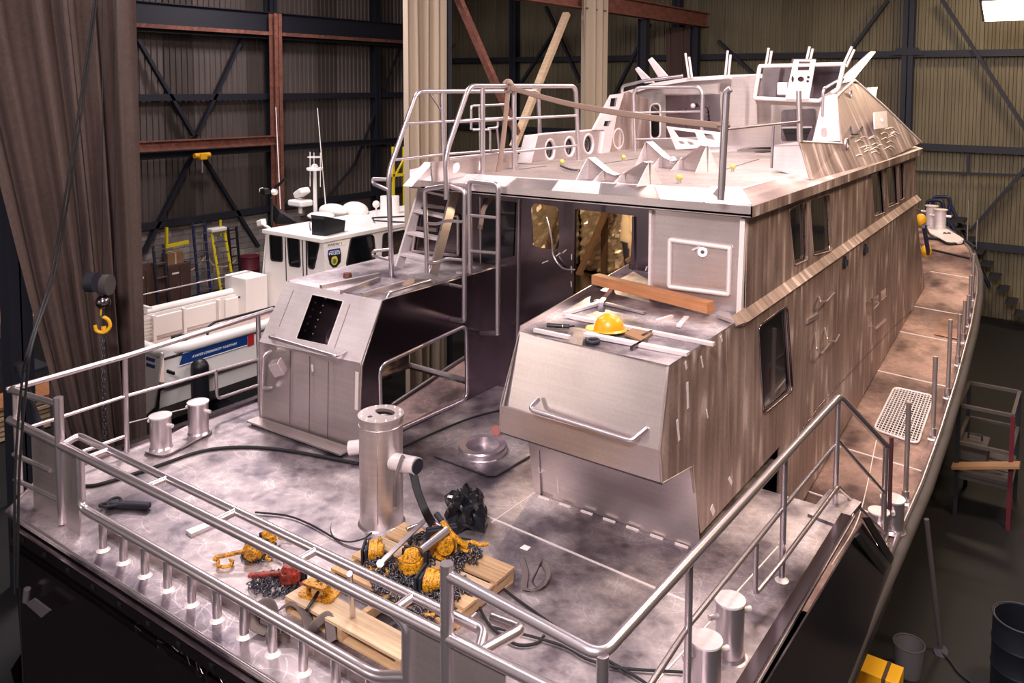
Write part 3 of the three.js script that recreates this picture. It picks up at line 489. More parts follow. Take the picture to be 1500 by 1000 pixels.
// ---- main cabin walls under the upper deck ----
const AZ = -8.95;
{
  const wv = round(mapZ(AZ, [[778, 297], [819, 303], [819, 366], [780, 362]]), 0.08), door = mapZ(AZ, [[842, 306], [928, 316], [928, 424], [842, 441]]);
  const o = [[-2.95, 1.66], [-1.33, 1.66], [-1.33, 0], [0.74, 0], [0.74, 1.9], [1.6, 1.9], [1.6, 2.88], [-2.6, 2.84]].map(q => V(q[0], q[1], AZ));
  const w = P('cabin_aft_wall', plate(o, 0.02, [wv, door]), M.shadeAlu, 'bulkhead with a doorway and a window opening');
  part(w, 'seam', [beam(pZ(AZ + 0.01, 761, 292), pZ(AZ + 0.01, 757, 535), 0.03, 0.02, V(1, 0, 0)), beam(pZ(AZ + 0.01, 704, 288), pZ(AZ + 0.01, 705, 430), 0.03, 0.02, V(1, 0, 0))], M.sheet);
  part(w, 'door_jamb', [beam(pZ(AZ + 0.02, 842, 306), pZ(AZ + 0.02, 840, 445), 0.05, 0.03, V(1, 0, 0)), beam(pZ(AZ + 0.02, 928, 317), pZ(AZ + 0.02, 928, 425), 0.03, 0.03, V(1, 0, 0))], M.shadeAlu);
  part(w, 'ground_patch', [[838, 372, 838, 380], [837, 390, 839, 400], [837, 412, 838, 420], [795, 385, 802, 382], [815, 375, 820, 371], [825, 370, 829, 366], [948, 390, 946, 396]].map(q => beam(pZ(AZ + 0.01, q[0], q[1]), pZ(AZ + 0.01, q[2], q[3]), 0.03, 0.01, V(1, 0, 0))), M.weld);
  part(w, 'panel_frame', pipe(mapZ(AZ + 0.03, [[612, 312], [671, 316], [671, 374], [604, 368]]), 0.025, 0.02, true, 6), M.sheet);
  part(w, 'panel_frame', [beam(pZ(AZ + 0.03, 610, 300), pZ(AZ + 0.03, 652, 304), 0.03, 0.05, V(1, 0, 0)), beam(pZ(AZ + 0.03, 604, 333), pZ(AZ + 0.03, 640, 337), 0.03, 0.05, V(1, 0, 0))], M.sheet);
  // flat dark sheet on the bulkhead beside the second hoop ladder
  part(w, 'bay_sheet', plate(mapZ(AZ + 0.012, [[708, 290], [755, 297], [752, 375], [706, 385]]), 0.006), M.pane);
  part(w, 'conduit', cable([[800, 318], [808, 350], [811, 375], [824, 392], [842, 395]].map(q => pZ(AZ + 0.05, ...q)), 0.012), M.tube);
  // starboard panel with its framed plate
  const z2 = -7.86;
  const pan = P('starboard_aft_panel', plate([[1.57, 1.92, z2], [2.62, 1.92, z2], [2.62, 2.88, z2], [1.57, 2.87, z2]], 0.02), M.sheet, 'bulkhead panel with a square frame');
  part(pan, 'return_plate', plate([[1.57, 1.92, z2], [1.57, 2.87, z2], [1.57, 2.87, AZ], [1.57, 1.92, AZ]], 0.02), M.shadeAlu);
  part(pan, 'frame', pipe(mapZ(z2 + 0.02, [[981, 351], [1069, 363], [1067, 431], [980, 420]]), 0.026, 0.02, true, 6), M.weld);
  part(pan, 'socket', [cyl(pZ(z2, 1029, 369), pZ(z2 + 0.03, 1029, 369), 0.06, 0.05, 16), beam(pZ(z2 + 0.02, 1014, 366), pZ(z2 + 0.02, 1026, 361), 0.015, 0.02)], M.bright);
  part(pan, 'hole_dark', cyl(pZ(z2 + 0.02, 1029, 369), pZ(z2 + 0.034, 1029, 369), 0.02), M.black);  // black disc, paints the dark inside of the socket
  part(pan, 'corner_post', beam([2.58, 1.92, z2 + 0.03], [2.6, 2.88, z2 + 0.03], 0.06, 0.05, V(1, 0, 0)), M.weld);
  part(pan, 'edge_post', beam([1.58, 1.92, z2 + 0.02], [1.58, 2.87, z2 + 0.02], 0.05, 0.03, V(1, 0, 0)), M.bright);
  // upper starboard side
  const UX = 2.63, ws = [[[1155, 307], [1181, 293], [1183, 380], [1163, 389]], [[1185, 292], [1215, 284], [1218.5, 367], [1191, 374]], [[1275.5, 256], [1292, 248], [1296.5, 311], [1280, 317]], [[1298, 246.5], [1313, 242], [1316, 297], [1301, 304]], [[1315, 240], [1324, 237], [1325, 290], [1318, 294]]].map((l, i) => round(mapX(UX, l), i < 2 ? 0.07 : 0.02));
  const us = P('upper_side', plate([[UX, 1.92, -7.86], [UX, 2.08, -16.7], [UX, 3.02, -16.7], [UX, 2.93, -7.86]], 0.02, ws), M.side, 'streaked upper side plating with window openings');
  for (const q of ws) part(us, 'window_pane', plate(q.map(p => V(UX - 0.04, p.y, p.z)), 0.006), M.pane, 'dark film over a window opening');
  part(us, 'window_rim', ws.map(q => sweep(q.map(p => V(UX + 0.003, p.y, p.z)), 0.01, 5, true)), M.side);
  P('port_side', plate([[-2.62, 1.0, AZ], [-2.62, 2.85, AZ], [-2.62, 2.9, -16.7], [-2.62, -0.1, -16.7]], 0.02), M.side);
  P('front_wall', plate([[-2.62, -0.2, -17.2], [-2.62, 2.95, -16.6], [2.63, 3.0, -16.6], [2.66, -0.2, -17.4]], 0.02), M.side);
  P('cabin_floor', box(5.2, 0.05, 7.6, 0, 0.8, -12.8), M.shadeAlu);
  // crumpled foil insulation and stripped frames seen through the doorway
  const fg = new THREE.PlaneGeometry(4.8, 2.0, 80, 36), fp = fg.attributes.position;
  for (let i = 0; i < fp.count; i++) fp.setXYZ(i, fp.getX(i), fp.getY(i), (rnd() - 0.5) * 0.09);
  fg.translate(0.2, 1.85, -12.6);
  P('foil_insulation', toCreasedNormals(clean(fg), 0.1), M.foil = mat(0xe8d8c0, { roughness: 0.3, metalness: 0.55, side: THREE.DoubleSide }), 'crumpled foil insulation on the cabin lining');
  { const g2 = new THREE.PlaneGeometry(4.2, 2.0, 60, 30).rotateY(Math.PI / 2), p2 = g2.attributes.position; for (let i = 0; i < p2.count; i++) p2.setX(i, (rnd() - 0.5) * 0.09); P('foil_insulation', toCreasedNormals(clean(g2.translate(-2.5, 1.85, -11.1)), 0.1), M.foil, 'crumpled foil insulation on the port lining'); }
  for (const x of [-1.6, -1.0, -0.35, 0.2, 0.75]) P('cabin_frame', beam([x, 0.82, -12.4], [x, 2.85, -12.4], 0.07, 0.1, V(1, 0, 0)), M.wood2 = M.wood2 || mat(0x7a604c, { roughness: 0.6, metalness: 0.3 }));
  for (const [a, b, m] of [[[0.55, 0.85, -10.2], [0.35, 2.6, -11.4], M.wood2], [[0.9, 0.85, -10.4], [0.62, 2.5, -11.8], M.steel], [[1.25, 0.85, -10.9], [1.0, 2.7, -12.0], M.steel], [[-0.2, 1.6, -10.6], [1.2, 2.7, -11.4], M.wood2], [[-1.7, 1.2, -10.8], [-1.4, 2.8, -11.6], M.steel], [[-1.2, 1.2, -10.9], [-0.9, 2.8, -11.8], M.wood2]]) P('leaning_bar', beam(a, b, 0.1, 0.05), m);
  for (const x of [0.3, 0.8, 1.3]) P('hanging_cable', cable([[x, 2.85, -10.6], [x + 0.1, 2.2, -10.5], [x - 0.1, 1.6, -10.7], [x + 0.05, 1.0, -10.6]], 0.025), M.black);
  P('cabin_frame', [beam([-1.8, 2.2, -12.3], [0.4, 2.3, -12.3], 0.08, 0.1)], M.timber);
}
// ---- upper deck ----
const lipY = x => 2.885 + 0.012 * x, rdY = x => 3.08 + 0.02 * x;
{
  const O = [[2.74, -7.68], [2.74, -16.75], [-2.62, -16.75], [-2.62, -8.6], [-1.75, -7.68]], I = [[2.46, -7.96], [2.46, -16.5], [-2.35, -16.5], [-2.35, -8.72], [-1.65, -7.96]];
  const rd = P('upper_deck', plate(I.map(q => V(q[0], rdY(q[0]), q[1])), 0.03), M.roofdeck, 'pale flat upper deck plating');
  part(rd, 'deckhead', plate(O.map(q => V(q[0], lipY(q[0]) + 0.01, q[1])).reverse(), 0.02), M.shadeAlu);
  for (let i = 0; i < 5; i++) {
    const j = (i + 1) % 5, a = O[i], b = O[j], c = I[i], d = I[j];
    const lo = V(a[0], lipY(a[0]), a[1]), lo2 = V(b[0], lipY(b[0]), b[1]), hi = V(a[0], lipY(a[0]) + 0.11, a[1]), hi2 = V(b[0], lipY(b[0]) + 0.11, b[1]), di = V(c[0], rdY(c[0]), c[1]), di2 = V(d[0], rdY(d[0]), d[1]);
    part(rd, 'lip', plate([lo, lo2, hi2, hi], 0.015), i === 0 ? M.side : M.sheet);
    if (i === 4) { // aft slope in separate welded plates
      const k = [0, 0.11, 0.22, 0.38, 0.52, 0.66, 0.8, 1].map(t => 1 - t).reverse();
      for (let n = 0; n < 7; n++) { const t0 = k[n] + 0.002, t1 = k[n + 1] - 0.002; part(rd, 'slope_plate', plate([lerp(hi, hi2, t0), lerp(hi, hi2, t1), lerp(di, di2, t1), lerp(di, di2, t0)], 0.012), [2, 4].includes(n) ? M.sheet : M.bright); if (n) part(rd, 'weld_seam', beam(lerp(hi, hi2, k[n]), lerp(di, di2, k[n]), 0.014, 0.012), M.sheet); }
    } else part(rd, 'slope_plate', plate([hi, hi2, di2, di], 0.012), i === 0 ? M.side : M.bright);
    part(rd, 'edge_bead', pipe([di, di2], 0.008, 0, false, 5), M.weld);
  }
  part(rd, 'corner_cap', plate([[2.2, 3.14, -7.99], [2.52, 3.19, -7.94], [2.73, 3.03, -7.7], [2.1, 3.02, -7.7]], 0.02), M.bright);
  part(rd, 'deck_seam', [beam(pR(1062, 248, 0.003), pR(1112, 233, 0.003), 0.015, 0.006), beam(pR(880, 240, 0.003), pR(935, 232, 0.003), 0.012, 0.006), beam(pR(760, 248, 0.003), pR(800, 243, 0.003), 0.012, 0.006)], M.shadeAlu);
  part(rd, 'slot_dark', beam(pR(1112, 223, 0.006), pR(1128, 221, 0.006), 0.16, 0.012), M.black);  // black bar laid on the plating for the dark inside of a slot
  for (const [x, y] of [[823, 243], [913, 236], [995, 268], [1073, 251]]) { const q = pR(x, y, 0); part(rd, 'stud', cyl(q, q.clone().add(V(0, 0.05, 0)), 0.02, 0.02, 8), M.tube); part(rd, 'stud_cap', new THREE.SphereGeometry(0.036, 10, 8).translate(q.x, q.y + 0.06, q.z), M.lime = M.lime || mat(0xb9b45a, { roughness: 0.7 }), 'yellow green cap on a deck stud'); }
  part(rd, 'plinth_plate', plate([pR(1030, 221, 0.03), pR(1080, 219, 0.03), pR(1102, 213, 0.03), pR(1050, 214, 0.03)], 0.04), M.bright);
  // boat chocks
  const saddle = (a, b, hh) => {
    const u = b.clone().sub(a), L = u.length(); u.normalize(); const f = V(-u.z, 0, u.x);   // f points forward
    const at = (s, y, d = 0) => a.clone().addScaledVector(u, s * L).add(V(0, y, 0)).addScaledVector(f, d);
    const prof = [[0, hh], [0.05, hh + 0.01], [0.36, hh * 0.42], [0.5, hh * 0.3], [0.64, hh * 0.42], [0.95, hh + 0.01], [1, hh]];
    const s = P('boat_chock', plate([at(0, 0), at(1, 0), ...prof.slice().reverse().map(q => at(q[0], q[1]))], 0.015), M.sheet, 'curved boat chock standing on the upper deck');
    part(s, 'bearing_strip', strip(prof.map(q => at(q[0], q[1] + 0.006, 0.06)), prof.map(q => at(q[0], q[1] + 0.006, -0.06))), M.bright).material.side = THREE.DoubleSide;
    for (const t of [0.0, 0.28, 0.62, 1]) part(s, 'gusset', [plate([at(t, 0.0, 0), at(t, 0, -0.2), at(t, (t === 0 || t === 1 ? hh : hh * 0.5), -0.02)], 0.012), plate([at(t, 0.0, 0), at(t, (t === 0 || t === 1 ? hh : hh * 0.5), 0.02), at(t, 0, 0.2)], 0.012)], M.bright);
  };
  const a1 = pR(862, 262), b1 = pR(952, 271); saddle(a1, b1, 0.24);
  const a2 = pR(947, 243), b2 = pR(1036, 252); saddle(a2, b2, 0.32);
  part(B.children[B.children.length - 1], 'fitting_ring', new THREE.TorusGeometry(0.04, 0.015, 6, 14).translate(...lerp(a2, b2, 0.47).add(V(0, 0.11, 0.03)).toArray()), M.bright);
  // instrument console frame lying on the deck
  const cz = -11.3, con = mapZ(cz, [[976, 185], [1057, 194], [1060, 214], [990, 219]]);
  P('console_frame', plate(con.slice().reverse(), 0.03, [[[986, 190], [1018, 194], [1023, 206], [993, 201]], [[1030, 195], [1043, 197], [1047, 205], [1034, 203]], [[993, 206], [1001, 207], [1003, 211], [996, 211]], [[1006, 207], [1014, 208], [1017, 212], [1009, 212]]].map(l => round(mapZ(cz, l), 0.015))), M.bright, 'white console frame with cut-outs');
}
// ---- wheelhouse on the upper deck ----
{
  const hz = -13.9, Zp = l => mapZ(hz, l);
  const wall = P('wheelhouse_aft_wall', plate(Zp([[905, 226], [893, 142], [918, 134], [1010, 117], [1110, 112], [1215, 120], [1220, 212], [1110, 216], [990, 224]]).reverse(), 0.02, [Zp([[921, 151], [938, 150], [938, 214], [921, 217]]), round(Zp([[953, 155], [966, 153], [966, 200], [954, 202]]), 0.12)]), M.sheet, 'aft wall of the wheelhouse');
  part(wall, 'port_rim', pipe(round(Zp([[952, 153], [967, 151], [967, 202], [953, 204]]), 0.14), 0.018, 0.01, true, 6), M.bright);
  P('wheelhouse_front', plate([[-1.9, 3.0, -16.5], [2.55, 3.08, -16.5], [2.1, 4.16, -14.1], [-1.6, 3.98, -14.1]].reverse(), 0.02), M.side); P('wheelhouse_lining', plate([[-1.75, 3.0, -13.9], [-1.75, 4.0, -13.95], [-1.75, 3.0, -16.4]], 0.02), M.sheet);
  part(wall, 'recess_panel', plate(mapZ(hz + 0.02, [[975, 140], [1054, 138], [1056, 196], [976, 204]]).reverse(), 0.01), M.shadeAlu);
  part(wall, 'hatch_plate', plate(round(mapZ(hz + 0.06, [[993, 159], [1036, 157], [1038, 184], [993, 187]]), 0.08).reverse(), 0.015), M.shadeAlu);
  for (let k = 0; k < 16; k++) { const t = k / 16 * 4, i = Math.floor(t), c = [[994, 160], [1035, 158], [1037, 183], [994, 186]]; part(wall, 'bolt', new THREE.SphereGeometry(0.012, 6, 4).translate(...pZ(hz + 0.075, c[i][0] + (c[(i + 1) % 4][0] - c[i][0]) * (t - i), c[i][1] + (c[(i + 1) % 4][1] - c[i][1]) * (t - i)).toArray()), M.steel); }
  part(wall, 'lamp_bracket', [new THREE.SphereGeometry(0.05, 8, 6).translate(...pZ(hz + 0.12, 1015, 155).toArray())], M.bright);
  part(wall, 'visor', [plate(mapZ(hz + 0.25, [[970, 128], [1054, 122], [1054, 136], [972, 138]]).reverse(), 0.02), beam(pZ(hz + 0.3, 1052, 122), pZ(hz + 0.3, 1050, 138), 0.04, 0.04, V(1, 0, 0))], M.sheet);
  const bw = part(wall, 'bolted_window', plate(round(mapZ(hz + 0.03, [[1144, 161], [1194, 159], [1194, 206], [1144, 207]]), 0.06).reverse(), 0.012), M.shadeAlu, 'bolted plate over a window');
  part(wall, 'window_opening', plate(mapZ(hz + 0.05, [[1146, 188], [1188, 187], [1180, 206], [1152, 206]]).reverse(), 0.01), M.pane);
  part(wall, 'window_trim', beam(pZ(hz + 0.06, 1145, 187), pZ(hz + 0.06, 1190, 186), 0.03, 0.03), M.bright);
  part(wall, 'side_panel', plate(mapZ(hz + 0.35, [[1072, 113], [1108, 110], [1109, 182], [1070, 186]]).reverse(), 0.02), M.sheet);
  // roof edge, curved, running forward
  const ed = mapZ(hz + 0.25, [[893, 144], [912, 135], [960, 121], [1010, 113], [1060, 110], [1110, 108], [1200, 112], [1250, 119]]);
  P('wheelhouse_roof', [strip(ed.map(q => V(q.x, q.y - 0.03, q.z - 0.6)), ed), strip(ed, ed.map(q => V(q.x, q.y - 0.07, q.z)))], M.bright).material.side = THREE.DoubleSide;
  P('roof_rail', pipe(mapZ(hz + 0.2, [[911, 138], [911, 126], [945, 118], [1000, 111]]), 0.03, 0.1), M.tube);
  // blade brackets on the roof
  const blade = (l, z, n = 'antenna_bracket') => P(n, plate(mapZ(z, l).reverse(), 0.05, [], 0.004), M.bright);
  blade([[949, 88], [954, 84], [980, 114], [966, 116]], hz); blade([[930, 101], [934, 98], [958, 121], [944, 122]], hz - 0.3);
  for (const [x0, y0, x1, y1] of [[1009, 114, 1004, 78], [1062, 114, 1066, 74], [1121, 100, 1126, 70], [1181, 90, 1186, 68], [1234, 98, 1248, 68]]) { const a = pZ(hz + 0.3, x0, y0), b = pZ(hz + 0.3, x1, y1); P('mast_socket', [cyl(a, b, 0.022, 0.022, 8), cyl(a.clone().add(V(0.06, 0, 0)), lerp(a, b, 0.85).add(V(0.06, 0, 0)), 0.022, 0.022, 8)], M.bright); }
  // windscreen box facing aft over the wheelhouse
  const vz = -12.6, fr = mapZ(vz, [[1105, 144], [1113, 97], [1236, 94], [1228, 130], [1200, 148]]);
  const vb = P('windscreen_box', pipe(fr, 0.035, 0.02, true, 6), M.bright, 'white framed box with a dark inside');
  part(vb, 'lining', [plate(mapZ(vz - 0.5, [[1112, 142], [1118, 100], [1234, 97], [1228, 130], [1205, 146]]).reverse(), 0.01), plate([fr[0], fr[4], fr[4].clone().add(V(0, 0, -0.5)), fr[0].clone().add(V(0, 0, -0.5))], 0.015)], M.shadeAlu);
  part(vb, 'sill', plate([fr[0], fr[4], fr[4].clone().add(V(0, -0.09, -0.1)), fr[0].clone().add(V(0, -0.09, -0.1))].reverse(), 0.015), M.roofdeck);
  part(vb, 'mounting', rbox(0.16, 0.2, 0.12, 0.02, ...pZ(vz - 0.2, 1147, 130).toArray()), M.bright);
  const C = l => mapZ(vz + 0.06, l), hole = (x, y, rx, ry) => Array.from({ length: 12 }, (_, i) => pZ(vz + 0.06, x + rx * Math.cos(i / 6 * Math.PI), y + ry * Math.sin(i / 6 * Math.PI)));
  part(vb, 'instrument_panel', plate(C([[1163, 87], [1195, 87], [1185, 145], [1150, 145]]).reverse(), 0.02, [C([[1170, 90], [1187, 90], [1185, 103], [1168, 103]]), hole(1173, 116, 5, 4), hole(1161, 116, 2, 5), hole(1184, 113, 2.5, 2), hole(1183, 119, 2.5, 2)]), M.bright, 'white instrument panel with cut-outs');
  part(vb, 'panel_back', plate(mapZ(vz - 0.02, [[1160, 86], [1195, 86], [1190, 125], [1155, 125]]).reverse(), 0.01), M.brown);
  // starboard fin and raked side
  const A = pX(2.72, 1349, 209), Bq = pX(2.72, 1250, 258), Cq = pX(2.15, 1252, 117), n = Bq.clone().sub(A).cross(Cq.clone().sub(A)).normalize(), d = n.dot(A), S = (x, y, o = 0) => hit(n, d + o, x, y);
  const sg = Math.sign(n.x), sp = P('wheelhouse_side', plate(sg > 0 ? [A, Bq, S(1234, 212), S(1226, 140), Cq] : [Cq, S(1226, 140), S(1234, 212), Bq, A], 0.02), M.side, 'raked side plating with grinding swirls');
  part(sp, 'edge_bead', pipe([S(1349, 208), S(1300, 160), S(1252, 117), S(1226, 140)], 0.02, 0.03, false, 6), M.bright);
  part(sp, 'cover_plate', plate(round([S(1279, 165, 0.14 * sg), S(1297, 163, 0.14 * sg), S(1299, 187, 0.14 * sg), S(1280, 190, 0.14 * sg)], 0.03), 0.02), M.bright);
  part(sp, 'cover_stay', [beam(S(1288, 176), S(1288, 176, 0.14 * sg), 0.1, 0.05)], M.sheet);
  part(sp, 'hawse_ring', new THREE.TorusGeometry(0.07, 0.022, 6, 16).rotateY(Math.PI / 2).translate(...S(1240, 211, 0.03 * sg).toArray()), M.sheet);
  part(sp, 'lashing_ring', new THREE.TorusGeometry(0.06, 0.01, 6, 14).rotateY(Math.PI / 2).translate(...S(1246, 138, 0.02 * sg).toArray()), M.tube);
  part(sp, 'hook_bar', pipe([S(1246, 186), S(1248, 197, 0.08 * sg), S(1257, 196, 0.08 * sg), S(1263, 186)], 0.014, 0.04, false, 6), M.steel);
  part(sp, 'front_bracket', [plate([S(1268, 129, -0.2 * sg), S(1284, 128, -0.2 * sg), S(1281, 146, -0.2 * sg)], 0.02)], M.sheet);
  const swl = []; for (let k = 0; k < 26; k++) { const x = 1250 + rnd() * 60, y = 205 + rnd() * 30 - (x - 1250) * 0.35; swl.push(sweep(smooth([S(x, y, 0.004 * sg), S(x + 6, y - 2.5, 0.004 * sg), S(x + 12, y + 1, 0.004 * sg)], 8), 0.008, 4)); }
  part(sp, 'grinder_mark', swl, M.weld);
  const ez = S(1230, 175).z, fin = P('wheelhouse_fin', plate(mapZ(ez, [[1190, 207], [1206, 141], [1226, 138], [1231, 207]]).reverse(), 0.03), M.bright, 'white upright fin plate');
  part(fin, 'fin_slot', plate(round(mapZ(ez + 0.006, [[1204, 171], [1206, 138], [1208, 138], [1207, 171]]), 0.02).reverse(), 0.01), M.tube);
  part(fin, 'fin_hatch', plate(round(mapZ(ez + 0.006, [[1202, 200], [1203, 187], [1211, 187], [1212, 200]]), 0.05).reverse(), 0.01), M.sheet);
  part(fin, 'fin_rail', pipe([pZ(ez, 1205, 170), pZ(ez, 1206, 130), S(1238, 112)], 0.022, 0.08), M.tube);
  part(fin, 'fin_top', plate([pZ(ez, 1206, 141), pZ(ez, 1226, 139), S(1252, 118), S(1236, 114)], 0.02), M.roofdeck);
  P('antenna_bracket', plate([S(1234, 122), S(1250, 117), S(1283, 76), S(1276, 75), S(1240, 108)], 0.05), M.sheet, 'long blade bracket raked over the side');
  // starboard coaming aft of the fin
  const cz = -9.9, e0 = pZ(cz, 1130, 247), e1 = pZ(cz, 1187, 263), e2 = pZ(cz, 1171, 207), e3 = pZ(cz, 1133, 213), f1 = S(1250, 258), f2 = S(1234, 210);
  const co = P('starboard_coaming', plate([e0, e1, e2, e3], 0.02), M.bright, 'bright end plate of the coaming');
  part(co, 'outer_side', [plate([e1, f1, f2], 0.015), plate([e1, f2, e2], 0.015)], M.side);
  part(co, 'top', plate([e3, e2, f2, f2.clone().add(V(-0.5, 0, 0))], 0.015), M.roofdeck);
  part(co, 'edge_bead', pipe([e2, f2], 0.012, 0, false, 5), M.weld);
  // port coaming with four round ports and the port fin
  const qx = pR(822, 231.5).x, Q = l => mapX(qx, l), oval = (x, y, rx, ry) => Array.from({ length: 18 }, (_, i) => pX(qx, x + rx * Math.cos(i / 9 * Math.PI), y + ry * Math.sin(i / 9 * Math.PI)));
  const ports = [[804.5, 219, 6.5, 14], [833, 215, 6.5, 13.5], [861, 211, 6.5, 13.5]];
  const pc = P('port_coaming', plate(Q([[759, 239], [769, 201], [800, 197], [890, 190], [888, 224]]), 0.02, ports.map(p => oval(...p))), M.sheet, 'low coaming with a row of round ports');
  for (const p of [...ports, [904.5, 203, 6.5, 13.5]]) { part(pc, 'port_rim', sweep(oval(...p.slice(0, 2), p[2] + 0.9, p[3] + 1), 0.03, 6, true), M.bright); part(pc, 'port_glass', plate(oval(...p).map(v => v.clone().add(V(p[0] > 900 ? 0.004 : -0.04, 0, 0))), 0.01), M.pane); }
  part(pc, 'cap_rail', pipe(Q([[769, 200], [800, 196], [890, 189]]), 0.02, 0.05, false, 6), M.bright);
  part(pc, 'end_plate', plate([...Q([[759, 239], [768, 200]]), pX(qx + 0.25, 788, 199), pX(qx + 0.25, 778, 239)], 0.015), M.bright);
  P('wheelhouse_port_wall', plate(Q([[888, 226], [900, 142], [920, 134], [948, 145], [950, 222]]), 0.02), M.side);
  const pf = P('port_fin', plate(mapX(qx + 0.06, [[881, 228], [886, 190], [870, 190], [897, 139], [914, 137], [903, 172], [893, 226]]).reverse(), 0.05, [mapX(qx + 0.06, [[895, 144], [906, 143], [904, 156], [893, 156]]), mapX(qx + 0.06, [[886, 177], [896, 177], [894, 185], [884, 185]])]), M.bright, 'white raked fin with two square openings');
  part(pf, 'opening_backing', [plate(mapX(qx + 0.02, [[894, 143], [907, 142], [905, 157], [892, 157]]), 0.01), plate(mapX(qx + 0.02, [[885, 176], [897, 176], [895, 186], [883, 186]]), 0.01)], M.pane);
  P('exhaust_end', [plate(mapX(-1.7, [[590, 272], [604, 256], [622, 237], [640, 236], [628, 262], [606, 274]]), 0.15), cyl(pX(-1.72, 632, 259), pX(-1.5, 640, 259), 0.1, 0.1, 16), cyl(pX(-1.5, 662, 258), pX(-1.3, 672, 258), 0.1, 0.1, 16)], M.sheet, 'rounded end of the port coaming');
  const wx = pR(700, 253).x; P('port_walkway_side', plate(mapX(wx, [[630, 238], [757, 222], [757, 244], [632, 266]]), 0.02), M.sheet);
  for (const x of [664, 702]) P('walkway_port', cyl(pX(wx - 0.01, x, x === 664 ? 244 : 240), pX(wx + 0.02, x, x === 664 ? 244 : 240), 0.08, 0.08, 16), M.bright);
}
// ---- railings ----
const TR = 0.03, T2 = 0.02;
{ // stern
  const z = -3.7, zi = -3.88, S = (x, y, zz = z) => V(x, y, zz);
  const sr = P('stern_rail', pipe([S(-3.5, 0.78), S(2.3, 0.8), S(3.38, 0.8)], 0.04, 0.06, false, 12), M.tube, 'heavy double pipe rail over the stern');
  part(sr, 'inner_pipe', pipe([S(-2.42, 0.8), S(-2.5, 0.8, zi), S(2.45, 0.8, zi), S(2.55, 0.8)], 0.034, 0.06, false, 10), M.tube);
  for (let x = -1.95; x < 2; x += 0.95) part(sr, 'cross_bar', cyl([x, 0.8, z], [x, 0.8, zi], 0.03), M.tube);
  for (const x of [-2.12, 1.97]) part(sr, 'drop_leg', pipe(x < 0 ? [S(x, 0.8), S(x, 0.28), S(x + 0.3, 0.28)] : [S(x - 0.12, 0.8), S(x, 0.76), S(x, 0.05)], 0.04, 0.1, false, 10), M.tube);
  part(sr, 'low_pipe', pipe([S(-1.95, 0.28), S(1.7, 0.28), S(1.97, 0.4)], 0.042, 0.1, false, 12), M.tube);
  for (let x = -1.75; x < 1.8; x += 0.338) { part(sr, 'stub_post', cyl([x, 0, z], [x, 0.28, z], 0.034, 0.034, 12), M.tube); part(sr, 'weld_collar', lathe([[0.034, 0.025], [0.055, 0.004], [0.06, 0]], x, 0, z, 14), M.weld); }
  for (const [a, b] of [[-3.05, -2.16], [2.0, 2.75]]) part(sr, 'rail_plate', plate([[a, 0, z], [b, 0, z], [b, 0.77, z], [a, 0.77, z]], 0.015), M.sheet, 'dark upright plate under the rail');
  for (const [x, y] of [[-2.48, 1.24], [2.3, 1.27]]) part(sr, 'stern_post', cyl([x, 0.02, z], [x, y, z], 0.042, 0.042, 14), M.tube);
  part(sr, 'corner_rail', pipe([S(-2.48, 1.17), S(-3.5, 1.09), S(-3.5, 1.09, -4.0)], 0.03, 0.08), M.tube);
  part(sr, 'corner_post', [cyl([-3.46, 0, -3.75], [-3.46, 1.08, -3.75], 0.035)], M.sheet);
  for (const l of [[[20, 665], [74, 689]], [[22, 702], [88, 733]]]) part(sr, 'rung', cyl(pZ(z, ...l[0]), pZ(z, ...l[1]), 0.022), M.tube);
  part(sr, 'inner_upright', cyl(pY(0.8, 512, 840), pY(0.14, 517, 902), 0.022), M.tube);
  part(sr, 'gate_loop', pipe([S(2.55, 0.8), S(2.62, 0.78, -4.05), S(2.35, 0.72, -4.1)], 0.036, 0.06), M.tube);
}
{ // starboard side
  const c = pZ(-3.7, 880, 962), x = 3.42, f = pY(1.1, 1230, 580), e = pZ(-9.55, 1298, 652), m = V(2.3, 1.2, -3.7);
  const rl = P('starboard_rail', pipe([m, c, f, e], 0.035, 0.1, false, 12), M.tube, 'starboard pipe railing sloping down at its forward end');
  const ef = e.clone(); ef.y = deckY(e.z);
  part(rl, 'end_post', cyl(ef, e, 0.03), M.tube);
  part(rl, 'stern_post', cyl([c.x, 0, c.z - 0.02], [c.x, c.y, c.z - 0.02], 0.035), M.tube);
  const xs = [[1010, 820], [1150, 665], [1228, 584]];
  for (const q of xs) { const t = pY(1.1, ...q); part(rl, 'post', cyl([t.x, 0, t.z], t, 0.026), M.tube); part(rl, 'foot', lathe([[0.026, 0.03], [0.05, 0.006], [0.06, 0]], t.x, 0, t.z, 12), M.weld); }
  const mid = [pZ(-3.75, 905, 1075), pY(0.62, 1012, 912), pY(0.62, 1150, 740), pY(0.62, 1228, 645), pZ(-9.55, 1296, 722)];
  part(rl, 'mid_rail', pipe(mid, 0.02, 0.03), M.tube);
  const t1 = pY(0.62, 1108, 795), lo = [t1, V(t1.x, 0.2, t1.z), pY(0.27, 1148, 819), pY(0.3, 1228, 712), pZ(-9.55, 1295, 780)];
  part(rl, 'low_rail', pipe(lo, 0.02, 0.05), M.tube);
  part(rl, 'end_bar', cyl(pZ(-9.55, 1306, 640), pZ(-9.55, 1303, 745), 0.022), mat(0x4a2a30, { roughness: 0.5 }), 'dark maroon bar');
}
